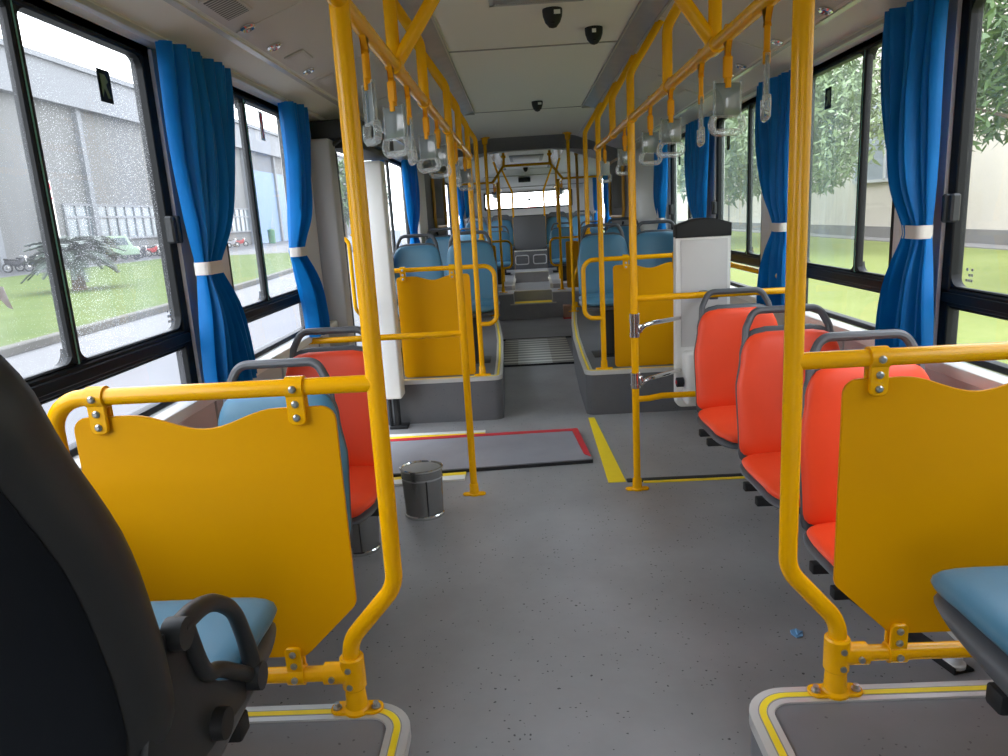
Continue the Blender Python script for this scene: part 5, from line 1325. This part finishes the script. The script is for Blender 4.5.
# cycad on the lawn
t = thing('cycad', (-15.0, 24.0, -0.23), 'dark green cycad with arching fronds on the left lawn', 'cycad')
g = G(); g.tube([(-15.0, 24.0, -0.25), (-15.0, 24.0, 0.2), (-15.0, 24.0, 0.75)], [0.22, 0.20, 0.17], 12); bake('trunk', g, M['bark'], t)
g = G(); rnd = random.Random(5)
for k in range(110):
    a = rnd.uniform(0, 2 * PI); el = rnd.uniform(0.2, 1.45); Lf = rnd.uniform(1.3, 1.9)
    pts = []
    for s_ in range(9):
        u = s_ / 8; r_ = Lf * u * math.cos(el * (1 - 0.35 * u)); h = Lf * (u * math.sin(el) - 0.62 * u * u)
        pts.append(Vector((-15 + math.cos(a) * r_, 24 + math.sin(a) * r_, 0.8 + h)))
    side = Vector((-math.sin(a), math.cos(a), 0))
    for s_ in range(24):
        u = 0.12 + 0.86 * s_ / 23; i = min(7, int(u * 8)); f = u * 8 - i; p = pts[i].lerp(pts[i + 1], f); d = (pts[i + 1] - pts[i]).normalized()
        ll = 0.33 * math.sin(PI * (0.12 + 0.85 * u)) + 0.04
        for q in (-1, 1):
            tip = p + side * q * ll + d * ll * 0.7 + Vector((0, 0, 0.05)); g.quad([p, p + d * 0.07, tip])
    g.tube(pts, 0.018, 4)
fo = bake('foliage', g, M['cycad'], t, None); fo['kind'] = 'stuff'

# plaster building on the right
t = thing('plaster_building', (16, 40, -0.35), 'beige rough plaster building beyond the right lawn', 'building')
g = G(); g.box(14, 22, -20, 95, -0.4, 10.5); bake('wall', g, M['plaster'], t)
g = G(); g.box(13.9, 14.1, -20, 95, -0.3, 0.15); bake('plinth', g, M['walkway'], t)
for (y0, y1, z0, z1) in ((26.3, 31.5, 1.9, 5.2), (17.0, 21.2, 2.1, 5.2), (38, 43, 1.9, 5.2), (8, 12, 1.9, 5.2)):
    g = G(); g.box(13.93, 14.05, y0, y1, z0, z1); wv = bake('window', g, M['win_grey'], t)
    g = G()
    for y in (y0, (y0 + y1) / 2, y1): g.box(13.88, 13.95, y - 0.07, y + 0.07, z0, z1)
    for z in (z0, z0 + (z1 - z0) * 0.68, z1): g.box(13.88, 13.95, y0, y1, z - 0.06, z + 0.06)
    bake('window_frame', g, M['grey_panel'], wv)
for k in range(6):
    g = G(); y = 6 + k * 11; g.box(13.93, 14.0, y, y + 0.12, 0.0, 10); bake('drain_pipe', g, M['walkway'], t)

# trees on the right lawn and by the road
def tree(x, y, h, trunk_r, blobs, nleaf, label, mat, leaf=0.11, seed=1):
    rnd = random.Random(seed)
    t = thing('tree', (x, y, -0.32), label, 'tree', None)
    g = G(); top = blobs[0]
    g.tube([(x, y, -0.35), (x + 0.05, y, h * 0.4), (x + top[0] * 0.3, y + top[1] * 0.3, top[2])], [trunk_r, trunk_r * 0.8, trunk_r * 0.35], 10)
    for b in blobs: g.tube([(x + 0.03, y, h * 0.35), (x + b[0] * 0.6, y + b[1] * 0.6, b[2] * 0.85), (x + b[0], y + b[1], b[2])], [trunk_r * 0.5, trunk_r * 0.3, 0.01], 6)
    bake('trunk', g, M['bark'], t)
    g = G(); tot = sum(b[3] ** 2 for b in blobs)
    for b in blobs:
        for _ in range(int(nleaf * b[3] ** 2 / tot)):
            while True:
                d = Vector((rnd.uniform(-1, 1), rnd.uniform(-1, 1), rnd.uniform(-1, 1)))
                if 0.2 < d.length < 1: break
            d = d * (d.length ** -0.35)
            p = Vector((x + b[0], y + b[1], b[2])) + Vector((d.x * b[3], d.y * b[3], d.z * b[4]))
            q = Quaternion(Vector((rnd.gauss(0, 1), rnd.gauss(0, 1), rnd.gauss(0, 1))).normalized(), rnd.uniform(0, PI))
            s_ = leaf * rnd.uniform(0.7, 1.5)
            dr = Vector((0, 0, -0.5 * s_))
            g.quad([p, p + q @ Vector((s_ * 0.32, s_ * 0.75, 0)) + dr * 0.5, p + q @ Vector((0, s_ * 2.0, 0)) + dr, p + q @ Vector((-s_ * 0.32, s_ * 0.75, 0)) + dr * 0.5])
    fo = bake('foliage', g, mat, t, None); fo['kind'] = 'stuff'
    return t
tree(8.4, 10.2, 4.0, 0.16, [(-0.6, 2.6, 3.6, 1.5, 1.2), (0.2, 0.5, 4.2, 1.9, 1.5), (-1.0, 1.6, 4.3, 1.4, 1.3), (0.5, 4.2, 4.4, 1.7, 1.5), (-1.2, 2.4, 2.7, 0.9, 0.7), (0.4, 3.6, 2.9, 1.0, 0.7)], 8000, 'leafy tree seen through the window nearest the blue seat corner', M['tree_green'], 0.10, 3)
tree(9.2, 25.4, 4.2, 0.17, [(0, -1.0, 4.0, 2.2, 2.0), (-0.3, -3.6, 3.4, 1.6, 1.6), (0.3, 1.6, 4.2, 1.8, 1.5), (-0.2, -2.5, 4.9, 1.7, 1.5), (-0.3, -2.2, 2.4, 1.3, 0.9)], 11000, 'pale leafy tree seen through the window behind the tall yellow pole', M['tree_overlit'], 0.115, 4)
tree(9.4, 37.0, 4.4, 0.18, [(0, -1.5, 4.6, 2.6, 2.0), (-0.6, -5.6, 3.6, 2.4, 2.0), (0.2, 2.4, 4.6, 2.4, 2.0), (-0.3, -3.6, 2.9, 2.4, 1.5), (-0.2, -7.6, 4.6, 2.4, 2.2)], 14000, 'pale leafy tree seen through the window beside the wheelchair restraint', M['tree_overlit'], 0.14, 5)
tree(9.2, 47.0, 4.4, 0.18, [(0, 0, 4.6, 2.8, 2.2), (-0.5, 3.0, 3.8, 2.6, 1.8), (0.2, 6.0, 4.8, 2.8, 2.2)], 4000, 'pale leafy tree farthest along the right lawn', M['tree_overlit'], 0.25, 6)
tree(-14.5, 60.0, 5.0, 0.2, [(0, 0, 4.2, 2.6, 2.4), (1.5, 2.0, 3.6, 2.0, 1.8)], 3000, 'dark tree seen through the entrance door glass', M['tree_green'], 0.25, 8)

for o in bpy.data.objects:
    if '_o' in o: del o['_o']
